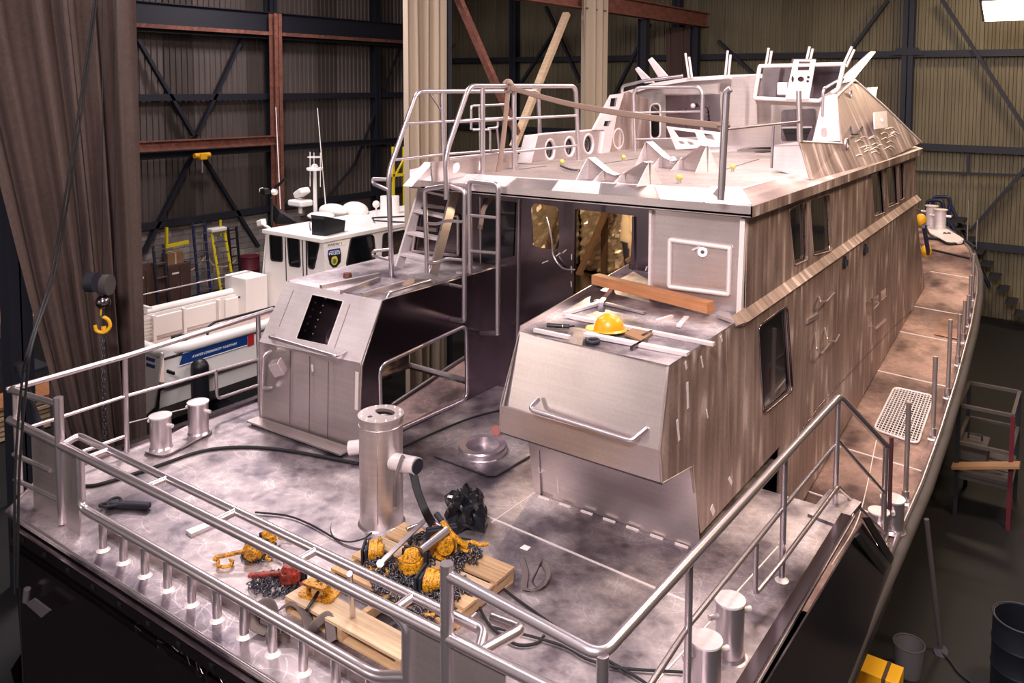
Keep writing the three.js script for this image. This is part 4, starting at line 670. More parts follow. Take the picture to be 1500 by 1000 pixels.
{ // port side
  const x = -3.5, Q = (px, py) => pX(x, px, py);
  const rl = P('port_rail', pipe([V(x, 1.09, -3.68), V(x, 1.1, -4.9), Q(400, 453)], 0.032, 0.05), M.tube, 'port pipe railing in front of the police boat');
  part(rl, 'mid_rail', pipe([Q(42, 626), Q(181, 581), Q(378, 526)], 0.02, 0.03), M.tube);
  part(rl, 'low_rail', [pipe([Q(121, 661), Q(182, 639)], 0.02, 0), pipe([Q(316, 541), Q(318, 584), Q(390, 560)], 0.02, 0.06)], M.tube);
  for (const [a, b, c] of [[183, 522, 665], [378, 462, 600]]) part(rl, 'post', cyl(Q(a + 3, c), Q(a, b), 0.03), M.tube);
}
{ // stanchions standing along the starboard side deck
  for (const [bx, by, tx, ty, r] of [[1326, 737, 1337, 590, 0.03], [1366, 643, 1371, 522, 0.032], [1388, 583, 1393, 468, 0.03], [1403, 535, 1406, 460, 0.028], [1411, 502, 1413, 440, 0.028], [1417, 478, 1418, 432, 0.028], [1420, 462, 1422, 403, 0.03], [1424, 440, 1428, 372, 0.03]]) {
    const b = pD(bx, by), t = pZ(b.z, tx, ty);
    const s = P('stanchion', cyl(b, V(b.x, t.y, b.z), r, r, 10), M.sheet, 'dark upright stanchion'); part(s, 'socket', cyl(b, b.clone().add(V(0, 0.16, 0)), r + 0.014, r + 0.014, 10), M.tube); part(s, 'foot_weld', lathe([[r, 0.03], [0.06, 0.005], [0.07, 0]], b.x, b.y, b.z, 12), M.weld);
  }
  // bow: white bollards, doubler plate, posts
  const bp = P('bow_plate', plate(round([[1357, 333], [1382, 334], [1412, 352], [1410, 357], [1388, 357], [1362, 343]].map(q => pD(q[0], q[1], 0.03)), 0.1), 0.04), M.bright, 'pale doubler plate on the foredeck');
  for (const [x, y] of [[1364, 330], [1377, 336]]) { const q = pD(x, y, 0.03); part(bp, 'bow_bollard', [cyl(q, q.clone().add(V(0, 0.48, 0)), 0.13, 0.13, 18), cyl(q.clone().add(V(0, 0.48, 0)), q.clone().add(V(0, 0.5, 0)), 0.16, 0.16, 18), cyl(q.clone().add(V(-0.24, 0.34, 0)), q.clone().add(V(0.24, 0.34, 0)), 0.03, 0.03, 8)], M.bright); }
  for (const [x, y, y1] of [[1417, 352, 294], [1430, 364, 322]]) { const b = pD(x, y); P('bow_post', cyl(b, pZ(b.z, x + 2, y1), 0.016, 0.016, 8), M.tube); }
  P('bow_hose_eye', [cyl(pD(1384, 343, 0.03), pD(1384, 343, 0.06), 0.05), cyl(pD(1390, 343, 0.03), pD(1390, 343, 0.06), 0.05)], M.black);
}
// ---- deck fittings ----
function bollard(p, h, r, dir = V(1, 0, 0)) {
  const b = P('bollard', cyl(p, p.clone().add(V(0, h, 0)), r, r, 24), M.tube, 'bare round bollard'); const t = p.clone().add(V(0, h, 0));
  part(b, 'cap', cyl(t, t.clone().add(V(0, 0.015, 0)), r + 0.008, r + 0.008, 24), M.bright);
  const c = p.clone().add(V(0, h * 0.78, 0)); part(b, 'cross_pin', cyl(c.clone().addScaledVector(dir, -r - 0.07), c.clone().addScaledVector(dir, r + 0.07), 0.022, 0.022, 10), M.bright);
  part(b, 'base_weld', lathe([[r, 0.03], [r + 0.015, 0.006], [r + 0.03, 0]], p.x, p.y, p.z, 24), M.tube);
}
{
  const dz = V(0.25, 0, 0.97);
  bollard(pY(0.03, 236, 656), 0.37, 0.115, V(-0.97, 0, 0.2)); bollard(pY(0.03, 291, 634), 0.37, 0.115, V(-0.97, 0, 0.2));
  P('bollard_plate', plate(round([[205, 662], [240, 672], [318, 628], [280, 622]].map(q => pY(0.02, ...q)), 0.15).reverse(), 0.02), M.deck);
  bollard(pY(0, 1068, 960), 0.42, 0.105, V(-0.6, 0, 0.8)); bollard(pY(0, 1033, 1020), 0.4, 0.105, V(-0.6, 0, 0.8));
  const q1 = pD(1286, 792), q2 = pD(1306, 775); bollard(q1, 0.34, 0.11, dz); bollard(q2, 0.36, 0.13, dz);
  // tow post on the centre line
  const p = V(-0.03, 0, -5.45), R = 0.205;
  const po = P('tow_post', lathe([[R, 0], [R, 1.06]], p.x, 0, p.z, 36), M.sheet, 'stout round tow post with a pierced top flange');
  const holes = [Array.from({ length: 20 }, (_, i) => { const t = i / 10 * Math.PI; return V(p.x + 0.005 + 0.11 * Math.cos(t), 1.075, p.z - 0.05 + 0.07 * Math.sin(t)); }), ring([p.x - 0.03, 1.075, p.z + 0.11], 0.025, 12, 'y')];
  part(po, 'top_flange', plate(ring([p.x, 1.075, p.z], R + 0.012, 36, 'y').reverse(), 0.03, holes.map(h => h.reverse())), M.sheet);
  for (let k = 0; k < 12; k++) part(po, 'bolt', new THREE.SphereGeometry(0.011, 6, 4).translate(p.x + (R - 0.02) * Math.cos(k / 6 * Math.PI), 1.078, p.z + (R - 0.02) * Math.sin(k / 6 * Math.PI)), M.weld);
  part(po, 'neck_ring', new THREE.TorusGeometry(R, 0.008, 6, 36).rotateX(Math.PI / 2).translate(p.x, 0.98, p.z), M.sheet);
  part(po, 'doubler', lathe([[R, 0.02], [0.47, 0.02], [0.48, 0]], p.x, 0, p.z, 40), M.deck);
  part(po, 'base_weld', lathe([[R, 0.035], [R + 0.012, 0.025], [R + 0.02, 0.02]], p.x, 0, p.z, 36), M.tube);
  const s0 = V(p.x + 0.12, 0.66, p.z + 0.02), s1 = V(p.x + 0.48, 0.7, p.z + 0.02);
  part(po, 'side_arm', cyl(s0, s1, 0.08, 0.08, 20), M.bright); part(po, 'arm_cap', cyl(s1, s1.clone().add(V(0.012, 0, 0)), 0.07, 0.07, 18), M.steel);
  part(po, 'weld_line', beam([p.x + 0.12, 0.1, p.z + 0.168], [p.x + 0.12, 1.0, p.z + 0.168], 0.008, 0.008, V(1, 0, 0)), M.sheet);
  // hatch ring
  const h = pY(0.02, 707, 663), dp = P('hatch_doubler', plate(round([[628, 665], [690, 638], [800, 655], [722, 700]].map(q => pY(0.018, ...q)), 0.12), 0.018), M.deck);
  const hr = P('hatch_ring', lathe([[0.19, 0.0], [0.19, 0.1], [0.265, 0.1], [0.275, 0.085], [0.275, 0.03], [0.3, 0.0]], h.x, 0.018, h.z, 40), M.tube, 'machined hatch ring standing on the deck');
  part(hr, 'hatch_floor', cyl([h.x, 0.02, h.z], [h.x, 0.03, h.z], 0.19, 0.19, 24), M.weld);
  P('red_cap', cyl(pY(0.02, 727, 630), pY(0.06, 727, 630), 0.06, 0.06, 14), mat(0xa65a52));
}
// ---- upper deck railings, ladders and stairs ----
{
  const xa = -2.06, xb = -0.95, A = (a, b) => pX(xa, a, b), Bb = (a, b) => pX(xb, a, b);
  const r1 = P('stair_rail', pipe([A(574, 412), A(569, 252), A(611, 134), A(788, 133), A(791, 198)], 0.033, 0.12, false, 10), M.tube, 'outer stair railing sweeping up to the upper deck');
  part(r1, 'bar', [pipe([A(592, 181), A(652, 178), A(745, 172)], 0.02, 0.02), pipe([A(578, 234), A(650, 226), A(770, 217)], 0.02, 0.02)], M.tube);
  part(r1, 'post', [cyl(A(650, 255), A(648, 134), 0.033), cyl(A(790, 200), A(789, 134), 0.03)], M.tube);
  part(r1, 'brace', beam(A(630, 137), A(647, 163), 0.02, 0.02), M.tube);
  part(r1, 'standoff_loop', [pipe([A(571, 263), pX(xa - 0.25, 546, 262), pX(xa - 0.25, 546, 268), A(568, 278)], 0.026, 0.05), pipe([A(571, 365), pX(xa - 0.25, 546, 368), pX(xa - 0.25, 546, 374), A(568, 380)], 0.02, 0.05)], M.tube);
  part(r1, 'inner_frame', [pipe([A(690, 190), A(690, 155), A(738, 153)], 0.02, 0.05), pipe([A(693, 190), A(718, 190), A(718, 222)], 0.02, 0.05), pipe([A(702, 154), A(704, 222)], 0.022, 0), pipe([A(729, 178), A(729, 187), A(715, 188)], 0.02, 0.05), pipe([A(728, 188), A(731, 222)], 0.018, 0.02)], M.tube);
  const r2 = P('upper_rail', pipe([Bb(654, 292), Bb(653, 226), Bb(687, 126), Bb(843, 126), Bb(848, 242)], 0.033, 0.12, false, 10), M.tube, 'railing around the stair head');
  part(r2, 'bar', [pipe([Bb(672, 178), Bb(846, 169)], 0.02, 0.02), pipe([Bb(657, 232), Bb(846, 213)], 0.02, 0.02)], M.tube);
  part(r2, 'post', [[707, 256], [753, 254]].map(([x, y]) => cyl(Bb(x, y), Bb(x, 127), 0.032)), M.tube);
  part(r2, 'knee', plate([Bb(848, 218), Bb(856, 240), Bb(848, 241)], 0.02), M.tube);
  const z3 = -12.5, C = (a, b) => pZ(z3, a, b), r3 = P('hoop_rail', pipe([C(931, 230), C(928, 128), C(1029, 127), C(1028, 190)], 0.03, 0.16, false, 10), M.tube, 'hoop rail before the wheelhouse');
  part(r3, 'bar', [cyl(C(930, 165), C(1028, 163), 0.02), cyl(C(931, 204), C(1030, 202), 0.02)], M.tube);
  const q = pR(1056, 288); q.y = 3.1;
  const po = P('davit_post', pipe([q, pZ(q.z, 1064, 135), pZ(q.z + 0.0, 1070, 130)], 0.035, 0.05, false, 10), M.tube, 'tall bent davit post at the deck corner');
  part(po, 'gusset', plate([q, pZ(q.z, 1055, 270), pZ(q.z, 1044, 284)], 0.02), M.sheet);
  const t0 = pZ(-9.6, 1172, 208), tp = P('thin_rail', cyl(t0, pZ(-9.6, 1170, 133), 0.035, 0.03, 10), M.sheet, 'dark post with a thin rail aft of the fin'); part(tp, 'bar', [cyl(pZ(q.z, 1060, 190), pZ(-9.6, 1172, 178), 0.014), cyl(pZ(-9.2, 1130, 246), pZ(-9.2, 1133, 184), 0.016)], M.tube);
  // inclined stairs
  const sa = [pX(-2.0, 624, 258), pX(-2.0, 584, 392)], sb = [pX(-1.35, 670, 268), pX(-1.35, 634, 402)], st = P('stairs', beam(...sa, 0.03, 0.14), M.bright, 'steep stair from the port house to the upper deck'); part(st, 'stringer', beam(...sb, 0.03, 0.16), M.sheet);
  for (const t of [0.15, 0.38, 0.62, 0.85]) part(st, 'tread', beam(lerp(...sa, t), lerp(...sb, t), 0.14, 0.03), M.bright);
  // two hoop grab ladders at the edge of the port house
  const lx = PX + 0.12, W = (a, b) => pX(lx, a, b);
  const l1 = P('grab_ladder', pipe([pZ(-7.6, 626, 399), pZ(-7.6, 622, 277), pZ(-7.6, 655, 272), pZ(-7.6, 681, 279), pZ(-7.6, 680, 470), pX(PX, 661, 467)], 0.03, 0.06, false, 9), M.tube, 'hoop grab ladder');
  part(l1, 'rung', [pipe([pZ(-7.6, 624, 327), pZ(-7.6, 640, 328), pZ(-7.6, 655, 323), pZ(-7.6, 680, 325)], 0.02, 0.05), pipe([pZ(-7.6, 626, 384), pZ(-7.6, 640, 385), pZ(-7.6, 655, 379), pZ(-7.6, 680, 381)], 0.02, 0.05)], M.tube);
  part(l1, 'bracket', cyl(pZ(-7.6, 680, 421), pX(PX, 659, 417), 0.022), M.tube);
  const d = -7.6, l2 = P('grab_ladder', pipe([pX(PX, 671, 399), pZ(d, 689, 400), pZ(d, 687, 265), pZ(d, 730, 270), pZ(d, 729, 488), pX(PX, 705, 488)], 0.03, 0.06, false, 9), M.tube, 'hoop grab ladder'); part(l2, 'rung', [cyl(pZ(d, 688, 315), pZ(d, 729, 319), 0.02), cyl(pZ(d, 688, 367), pZ(d, 729, 371), 0.02)], M.tube);
  part(l2, 'bracket', cyl(pZ(d, 729, 488), pX(PX, 704, 487), 0.022), M.tube);
}
B.userData.category = 'boat';
ground(B);
// ---------- the white police boat ----------
function print(w, h, draw) { const c = document.createElement('canvas'); c.width = w; c.height = h; const g = c.getContext('2d'); draw(g, w, h); const t = new THREE.CanvasTexture(c); t.colorSpace = THREE.SRGBColorSpace; return t; }
function sign(parent, name, q, m, label) {                 // a flat print on four corners: top left, top right, bottom right, bottom left
  const g = new THREE.BufferGeometry(), [a, b, c, d] = q.map(v3);
  g.setAttribute('position', new THREE.Float32BufferAttribute([d, c, b, d, b, a].flatMap(p => p.toArray()), 3));
  g.setAttribute('uv', new THREE.Float32BufferAttribute([0, 0, 1, 0, 1, 1, 0, 0, 1, 1, 0, 1], 2)); g.computeVertexNormals();
  const o = new THREE.Mesh(g, m); o.name = name; if (label) o.userData.label = label; parent.add(o); return o;
}
{
  const K = thing('police_boat', 'white police boat with blue side stripe and cabin marked MARINE 1', 'boat');
  const k = (n, g, m = M.white, l) => part(K, n, g, m, l);
  const nx = -7.4, fx = -9.95, X = (a, b) => pX(nx, a, b), gy = X(300, 500).y, sz = X(240, 512).z, bz = -17;
  const deckYp = gy - 0.55, keel = FLOOR + 0.55;
  const sec = z => { const t = Math.max(0, (-z - 13) / 4); return t * t; };
  const zs = [sz]; for (let z = sz - 0.5; z > bz; z -= 0.5) zs.push(z); zs.push(bz);
  const mid = (nx + fx) / 2, hw = (nx - fx) / 2, ln = (s, f, y) => zs.map(z => V(mid + s * hw * f * (1 - sec(z)), y + sec(z) * 0.3, z));
  const sh = [];
  for (const s of [1, -1]) { const L = [ln(s, 1, gy), ln(s, 0.98, gy - 0.62), ln(s, 0.9, gy - 0.68), ln(s, 0.86, gy - 1.0), ln(s, 0.02, keel)]; for (let i = 0; i < 4; i++) sh.push(s > 0 ? strip(L[i], L[i + 1]) : strip(L[i + 1], L[i])); }
  const hull = k('hull', sh, M.white); hull.material.side = THREE.DoubleSide;
  part(hull, 'transom', plate([[nx, gy, sz], [fx, gy, sz], [fx + 0.3, gy - 1.0, sz], [mid, keel, sz], [nx - 0.3, gy - 1.0, sz]].reverse(), 0.03), M.white);
  part(hull, 'sponson', [sweep([V(fx, gy, sz - 0.1), V(nx - 0.1, gy, sz + 0.02), ...ln(1, 1, gy).slice(1)], 0.1, 10), sweep(ln(-1, 1, gy + 0.02), 0.09, 8)], M.white, 'rounded white gunwale tube');
  part(hull, 'rub_line', sweep(ln(1, 1.005, gy - 0.1), 0.02, 5), M.black);
  part(hull, 'chine_line', sweep(ln(1, 0.985, gy - 0.62), 0.025, 5), M.steel);
  k('deck', box(nx - fx - 0.15, 0.05, 8, mid, deckYp, sz - 4), mat(0xb9a49a, { roughness: 0.8 }), 'pinkish working deck');
  // inside of the far bulwark: ribbed panels and lockers
  const fb = (a, b) => pX(fx + 0.18, a, b);
  const ib = k('bulwark_lining', plate([[fx + 0.15, deckYp, sz], [fx + 0.15, deckYp, -13], [fx + 0.15, gy, -13], [fx + 0.15, gy, sz]], 0.03), M.white);
  for (let i = 0; i < 6; i++) part(ib, 'slat', beam([fx + 0.17, deckYp + 0.12 + i * 0.07, sz - 0.1], [fx + 0.17, deckYp + 0.12 + i * 0.07, sz - 1.2], 0.03, 0.025), M.white);
  for (const z of [-1.5, -2.2, -3.1]) part(ib, 'locker_door', rbox(0.06, 0.4, z === -2.2 ? 0.75 : 0.6, 0.02, fx + 0.2, deckYp + 0.3, sz + z), M.white);
  for (const z of [-1.2, -1.85, -2.65, -3.5]) part(ib, 'rib', box(0.1, 0.52, 0.06, fx + 0.2, deckYp + 0.27, sz + z), M.white);
  k('towing_bitt', [box(0.2, 0.5, 0.2, nx - 0.75, deckYp + 0.27, sz - 0.75), cyl([nx - 0.95, deckYp + 0.42, sz - 0.75], [nx - 0.5, deckYp + 0.42, sz - 0.75], 0.03)], M.black);
  k('stern_cleat', [box(0.4, 0.03, 0.06, fx + 0.1, gy + 0.16, sz - 1.1), box(0.06, 0.12, 0.06, fx + 0.1, gy + 0.09, sz - 1.1)], M.white);
  k('grab_rail', pipe([X(304, 500), pX(nx - 0.05, 304, 480), pX(nx - 0.05, 313, 472), pX(nx - 0.05, 402, 449)], 0.022, 0.06), M.black);
  k('far_rail', pipe([[fx, gy, sz - 0.3], [fx, gy + 0.38, sz - 0.3], [fx, gy + 0.38, sz - 3.6], [fx, gy, sz - 3.8]], 0.014, 0.08, false, 6), M.tube);
  k('mooring_line', cable([X(272, 502), X(280, 505), X(281, 512), X(285, 498)], 0.012), M.black);
  const fe = X(283, 560); k('fender', [new THREE.CapsuleGeometry(0.15, 0.5, 6, 14).translate(nx + 0.2, X(283, 555).y, X(283, 555).z)], M.black, 'ribbed black fender'); k('transom_light', [box(0.2, 0.05, 0.03, ...pZ(sz + 0.03, 250, 545).toArray())], M.black);
  // blue stripe with its motto, red block and the stern stripes
  const ox = nx + 0.025, O = (a, b) => pX(ox, a, b);
  const motto = print(1024, 160, (g, w, h) => { g.fillStyle = '#f2f2f4'; g.fillRect(0, 0, w, h); g.fillStyle = '#143a78'; g.fillRect(0, 8, w, h - 22); g.fillStyle = '#f4f4f4'; g.font = 'italic bold 44px sans-serif'; g.textAlign = 'center'; g.textBaseline = 'middle'; g.fillText('A SAFER COMMUNITY TOGETHER', w / 2, h / 2); });
  sign(K, 'motto_stripe', [O(268, 517), O(362, 490), O(362, 506), O(262, 537)], mat(0xffffff, { map: motto, roughness: 0.4 }), 'blue stripe reading A SAFER COMMUNITY TOGETHER');
  k('red_block', plate([O(363, 489), O(363, 507), O(372, 504.5), O(372, 486.5)], 0.004), mat(0xb02a34, { roughness: 0.4 })); k('red_tip', plate([O(380, 484), O(378, 502), O(384, 500)], 0.004), M.red);
  for (const i of [0, 1, 2]) k('stern_stripe', plate(mapZ(sz + 0.035, [[214, 513 + i * 9], [227, 517 + i * 9], [226, 522 + i * 9], [214, 518 + i * 9]]).reverse(), 0.004), mat(0x1a3f86, { roughness: 0.4 }));
  // cabin
  const cz = pX(nx - 0.3, 474, 353).z, ca = (a, b) => pZ(cz, a, b), cn = nx - 0.3, tn = ca(474, 353), tf = ca(391, 336), bn = pX(nx - 0.12, 458, 412), ry = tn.y;
  const fl = [V(tf.x, ry - 0.02, cz), V(tn.x, ry, cz)], x0 = tf.x - 0.2, x1 = nx - 0.12;
  const slots = l => round(l.map(q => ca(...q)), 0.06);
  const aw = [slots([[395, 344], [413, 346], [414, 383], [397, 381]]), slots([[421, 346], [438, 349], [440, 391], [424, 389]]), slots([[451, 350], [468, 356], [460, 394], [452, 392]])];
  const cab = k('cabin_aft_wall', plate([[x0, deckYp, cz], [x1, deckYp, cz], tn, fl[0]], 0.04, aw), M.white);
  for (const w of aw) { part(cab, 'window_pane', plate(w.map(q => q.clone().add(V(0, 0, -0.02))), 0.01), M.pane); part(cab, 'window_seal', sweep(w, 0.02, 5, true), M.black); }
  part(cab, 'door_edge', [beam(ca(418, 345), ca(420, 420), 0.02, 0.02, V(1, 0, 0)), beam(ca(443, 350), ca(445, 420), 0.02, 0.02, V(1, 0, 0)), beam(ca(449, 350), ca(450, 420), 0.03, 0.03, V(1, 0, 0))], M.steel);
  part(cab, 'corner_post', beam(tn, [x1, deckYp, cz], 0.05, 0.05, V(0, 0, 1)), M.white);
  // side wall leans inboard
  const s0 = V(x1, gy, cz), s1 = V(x1, gy, cz - 5.2), s2 = V(tn.x, ry, cz - 4.6), n = s1.clone().sub(s0).cross(s2.clone().sub(s0)).normalize(), d = n.dot(s0), S = (a, b, o = 0) => hit(n, d + o * Math.sign(n.x), a, b);
  const sw = [[[514, 349], [547, 344], [550, 379], [507, 390]], [[561, 343], [612, 334], [616, 366], [560, 378]]].map(l => round(l.map(q => S(...q)), 0.08));
  const sd = k('cabin_side', plate([s0, s1, s2, tn], 0.04, sw), M.white);
  for (const w of sw) { part(sd, 'window_pane', plate(w.map(q => q.clone().addScaledVector(n, -0.02 * Math.sign(n.x))), 0.01), M.pane); part(sd, 'window_seal', sweep(w, 0.022, 5, true), M.black); }
  k('cabin_far_side', plate([[x0, gy, cz], [x0, gy, cz - 5.2], [fl[0].x, ry, cz - 4.6], fl[0]], 0.04), M.white);
  k('cabin_front', plate([s1, [x0, gy, cz - 5.2], [fl[0].x, ry, cz - 4.6], s2], 0.04), M.white);
  const rf = k('cabin_roof', plate([[tn.x + 0.06, ry + 0.05, cz + 0.08], [tn.x + 0.06, ry + 0.05, cz - 4.7], [fl[0].x - 0.06, ry + 0.05, cz - 4.7], [fl[0].x - 0.06, ry + 0.05, cz + 0.08]], 0.07, [], 0.01), M.white);
  const black = '#1b1c22', letters = print(512, 96, (g, w, h) => { g.fillStyle = '#efeae6'; g.fillRect(0, 0, w, h); g.fillStyle = black; g.font = 'bold 78px sans-serif'; g.textBaseline = 'middle'; g.fillText('MARINE 1', 50, h / 2 + 4, 430); });
  sign(K, 'boat_name', [S(477, 356.5, 0.012), S(507, 352.5, 0.012), S(506, 358.5, 0.012), S(476.5, 362.5, 0.012)], mat(0xffffff, { map: letters, roughness: 0.5 }), 'black lettering MARINE 1');
  const crest = print(256, 320, (g, w, h) => { g.fillStyle = '#1c3d86'; g.fillRect(0, 0, w, h); g.fillStyle = '#12141c'; g.fillRect(10, 88, w - 20, h - 96); g.fillStyle = '#f4f4f4'; g.font = 'bold 62px sans-serif'; g.textAlign = 'center'; g.fillText('POLICE', w / 2, 100, w - 24); g.fillRect(40, 34, w - 80, 10); g.fillStyle = '#c9b23a'; g.beginPath(); g.ellipse(w / 2, 205, 62, 80, 0, 0, 7); g.fill(); g.fillStyle = '#4f7a3c'; g.beginPath(); g.ellipse(w / 2, 215, 30, 44, 0, 0, 7); g.fill(); g.fillStyle = '#e8dc9a'; for (let i = 0; i < 5; i++) g.fillRect(76 + i * 22, 140, 10, 26); });
  const cg = (() => { const q = [[481, 366], [498, 363], [500, 372], [499, 384], [493, 391], [488, 392], [483, 387], [480, 373]].map(p => S(p[0], p[1], 0.014)); const pos = [], uv = [], px = [[481, 366], [498, 363], [500, 372], [499, 384], [493, 391], [488, 392], [483, 387], [480, 373]]; for (let i = 1; i < 7; i++) for (const j of [0, i + 1, i]) { pos.push(...q[j].toArray()); uv.push((px[j][0] - 480) / 20, 1 - (px[j][1] - 363 - (499 - px[j][0]) * 0.14) / 27); } const g = new THREE.BufferGeometry(); g.setAttribute('position', new THREE.Float32BufferAttribute(pos, 3)); g.setAttribute('uv', new THREE.Float32BufferAttribute(uv, 2)); g.computeVertexNormals(); return g; })();
  part(K, 'police_crest', cg, mat(0xffffff, { map: crest, roughness: 0.4, side: THREE.DoubleSide }), 'blue and black POLICE shield', true);
  // locker behind the cabin
  const lk = ca(385, 440); k('stern_locker', [rbox(0.75, 0.9, 0.55, 0.02, lk.x - 0.1, deckYp + 0.47, cz + 0.35)], M.white); k('locker_knob', cyl([lk.x + 0.05, deckYp + 0.5, cz + 0.62], [lk.x + 0.05, deckYp + 0.5, cz + 0.65], 0.02), M.black);
  // roof gear
  const R = (a, b, o = 0.06) => pY(ry + o, a, b), tall = (b, px, py) => pZ(b.z, px, py);
  { const a = R(476, 346), b = R(513, 340); k('roof_housing', plate([a, b, tall(b, 500, 322), tall(a, 489, 318), tall(a, 478, 322)], 0.35), M.black, 'black wedge housing'); }
  { const a = R(404, 328), b = R(432, 322); k('roof_housing', plate([a, b, tall(a, 406, 310).add(V(0.1, 0, 0)), tall(a, 402, 312)], 0.3), M.black); }
  { const a = R(440, 312); k('searchlight', [cyl(a, tall(a, 440, 304), 0.05), rbox(0.5, 0.16, 0.4, 0.05, ...tall(a, 440, 297).toArray()), rbox(0.34, 0.16, 0.3, 0.05, ...tall(a, 442, 282).toArray(), 0, 0, 0.5)], M.white, 'white searchlight head'); }
  { const a = R(462, 312); const m = k('mast', cyl(a, tall(a, 461, 246), 0.05, 0.04, 10), M.white); part(m, 'ring', [cyl(tall(a, 461, 249), tall(a, 461, 246), 0.2, 0.2, 16), new THREE.TorusGeometry(0.17, 0.01, 5, 18).rotateX(Math.PI / 2).translate(...tall(a, 461, 230).toArray())], M.white); part(m, 'dipole', [-0.19, -0.07, 0.07, 0.19].map(o => cyl(tall(a, 461, 273).add(V(o, 0, 0.1 * Math.cos(o * 9))), tall(a, 461, 223).add(V(o, 0, 0.1 * Math.cos(o * 9))), 0.01, 0.01, 6)), M.white); part(m, 'dome', new THREE.SphereGeometry(0.09, 10, 8).translate(...tall(a, 461, 245).toArray()), M.white); }
  for (const [x, y, x1_, y1] of [[411, 306, 404, 157], [478, 312, 465, 158]]) { const a = R(x, y); k('whip_antenna', cyl(a, tall(a, x1_, y1), 0.016, 0.009, 6), M.white); }
  for (const [x, y, w, h, dd] of [[488, 312, 0.9, 0.18, 0.5], [520, 312, 0.8, 0.22, 0.5], [470, 318, 0.7, 0.1, 0.6]]) { const a = R(x, y); k('roof_pod', new THREE.SphereGeometry(1, 18, 10).scale(w / 2, h, dd / 2).translate(a.x, a.y + h * 0.3, a.z), M.white); }
  { const a = R(551, 318); k('horn', [cyl(a, tall(a, 551, 302), 0.02), new THREE.SphereGeometry(0.09, 10, 8).translate(...tall(a, 551, 299).toArray())], M.white); }
  for (const x of [565, 577]) { const a = R(x, 312); k('canister', [cyl(a, tall(a, x, 287), 0.14, 0.13, 14)], M.white); }
  { const a = R(395, 334); k('floodlight', [rbox(0.2, 0.14, 0.14, 0.03, ...tall(a, 383, 326).toArray(), 0, 0, 0.3), cyl(a, tall(a, 386, 329), 0.03)], M.white); }
  { const a = R(398, 330); k('camera_arm', [cyl(a, tall(a, 398, 290), 0.03), beam(tall(a, 398, 280), tall(a, 418, 262), 0.05, 0.05), rbox(0.2, 0.14, 0.14, 0.03, ...tall(a, 388, 280).toArray())], M.black); part(K, 'camera_lamp', [new THREE.SphereGeometry(0.07, 8, 6).translate(...tall(a, 384, 279).toArray()), new THREE.SphereGeometry(0.08, 8, 6).translate(...tall(a, 402, 281).toArray())], M.white); }
  k('roof_rail', pipe([R(455, 338), R(453, 325, 0.2), R(480, 320, 0.2), R(482, 332)], 0.015, 0.05, false, 6), M.tube); k('roof_hatch_rail', pipe([R(608, 316), R(545, 319, 0.12), R(548, 323, 0.12), R(600, 326)], 0.02, 0.04, false, 6), M.black);
  k('cradle', [box(1.6, keel - FLOOR + 0.3, 0.3, mid, (keel + FLOOR) / 2 + 0.1, sz - 1.5), box(1.6, keel - FLOOR + 0.3, 0.3, mid, (keel + FLOOR) / 2 + 0.1, sz - 6)], M.steel);
  ground(K);
}
// ---------- loose things on the boat ----------
function hardHat(p, turn, label) {
  const t = thing('hard_hat', label, 'hard hat');
  const g = new THREE.SphereGeometry(1, 28, 14, 0, Math.PI * 2, 0, Math.PI / 2), q = g.attributes.position;
  for (let i = 0; i < q.count; i++) { const x = q.getX(i), y = q.getY(i), z = q.getZ(i), rib = Math.max(0, 1 - Math.abs(x) / 0.16) * 0.05 + Math.max(0, 1 - Math.abs(Math.abs(x) - 0.42) / 0.1) * 0.02; q.setXYZ(i, x * 0.115, y * (0.135 + rib * 0.2), z * 0.14); }
  g.computeVertexNormals();
  part(t, 'shell', g, M.hatYellow = M.hatYellow || new THREE.MeshPhysicalMaterial({ color: 0xe09a12, roughness: 0.35, clearcoat: 0.3 }));
  part(t, 'brim', [lathe([[0.112, 0.01], [0.142, -0.004], [0.144, -0.009], [0.112, 0.0]], 0, 0, 0, 28).scale(1, 1, 1.17), plate(round([[-0.1, 0.003, 0.1], [0.1, 0.003, 0.1], [0.07, -0.004, 0.215], [-0.07, -0.004, 0.215]], 0.05), 0.006)], M.hatYellow);
  part(t, 'sweatband', lathe([[0.1, 0.03], [0.105, 0.0]], 0, 0, 0, 20), M.black);
  part(t, 'badge', box(0.045, 0.035, 0.004, 0, 0.045, 0.132, -0.3), M.white, 'white maker badge');
  t.position.copy(p); t.rotation.y = turn; return t;
}
{ const p = pY(1.945, 892, 481); hardHat(p, -1.1, 'yellow hard hat resting on the hood top'); }
{ const t = thing('timber_baulk', 'long square timber baulk lying across the hood top', 'timber'); const a = pY(1.955, 872, 415), b = pY(1.955, 1041, 458); part(t, 'baulk', beam(a.add(V(0, 0.055, 0)), b.add(V(0, 0.055, 0)), 0.12, 0.105), M.timber); ground(t); }
{ const t = thing('torch', 'slim black torch lying on the hood top', 'torch'), a = pY(1.935, 801, 476), b = pY(1.935, 834, 478), c = pY(1.935, 841, 477); part(t, 'barrel', cyl(a, b, 0.02, 0.02, 10), M.black); part(t, 'tail', cyl(b, c, 0.01, 0.01, 8), M.steel); part(t, 'ring', cyl(lerp(a, b, 0.7), lerp(a, b, 0.73), 0.021, 0.021, 10), M.tube); ground(t); }
{ const t = part(scene, 'brown_plank', plate([pY(1.94, 915, 488), pY(1.94, 940, 499), pY(1.94, 956, 487), pY(1.94, 930, 478)], 0.02), M.card); tag(t, 'small brown board beside the yellow hard hat', 'board'); }
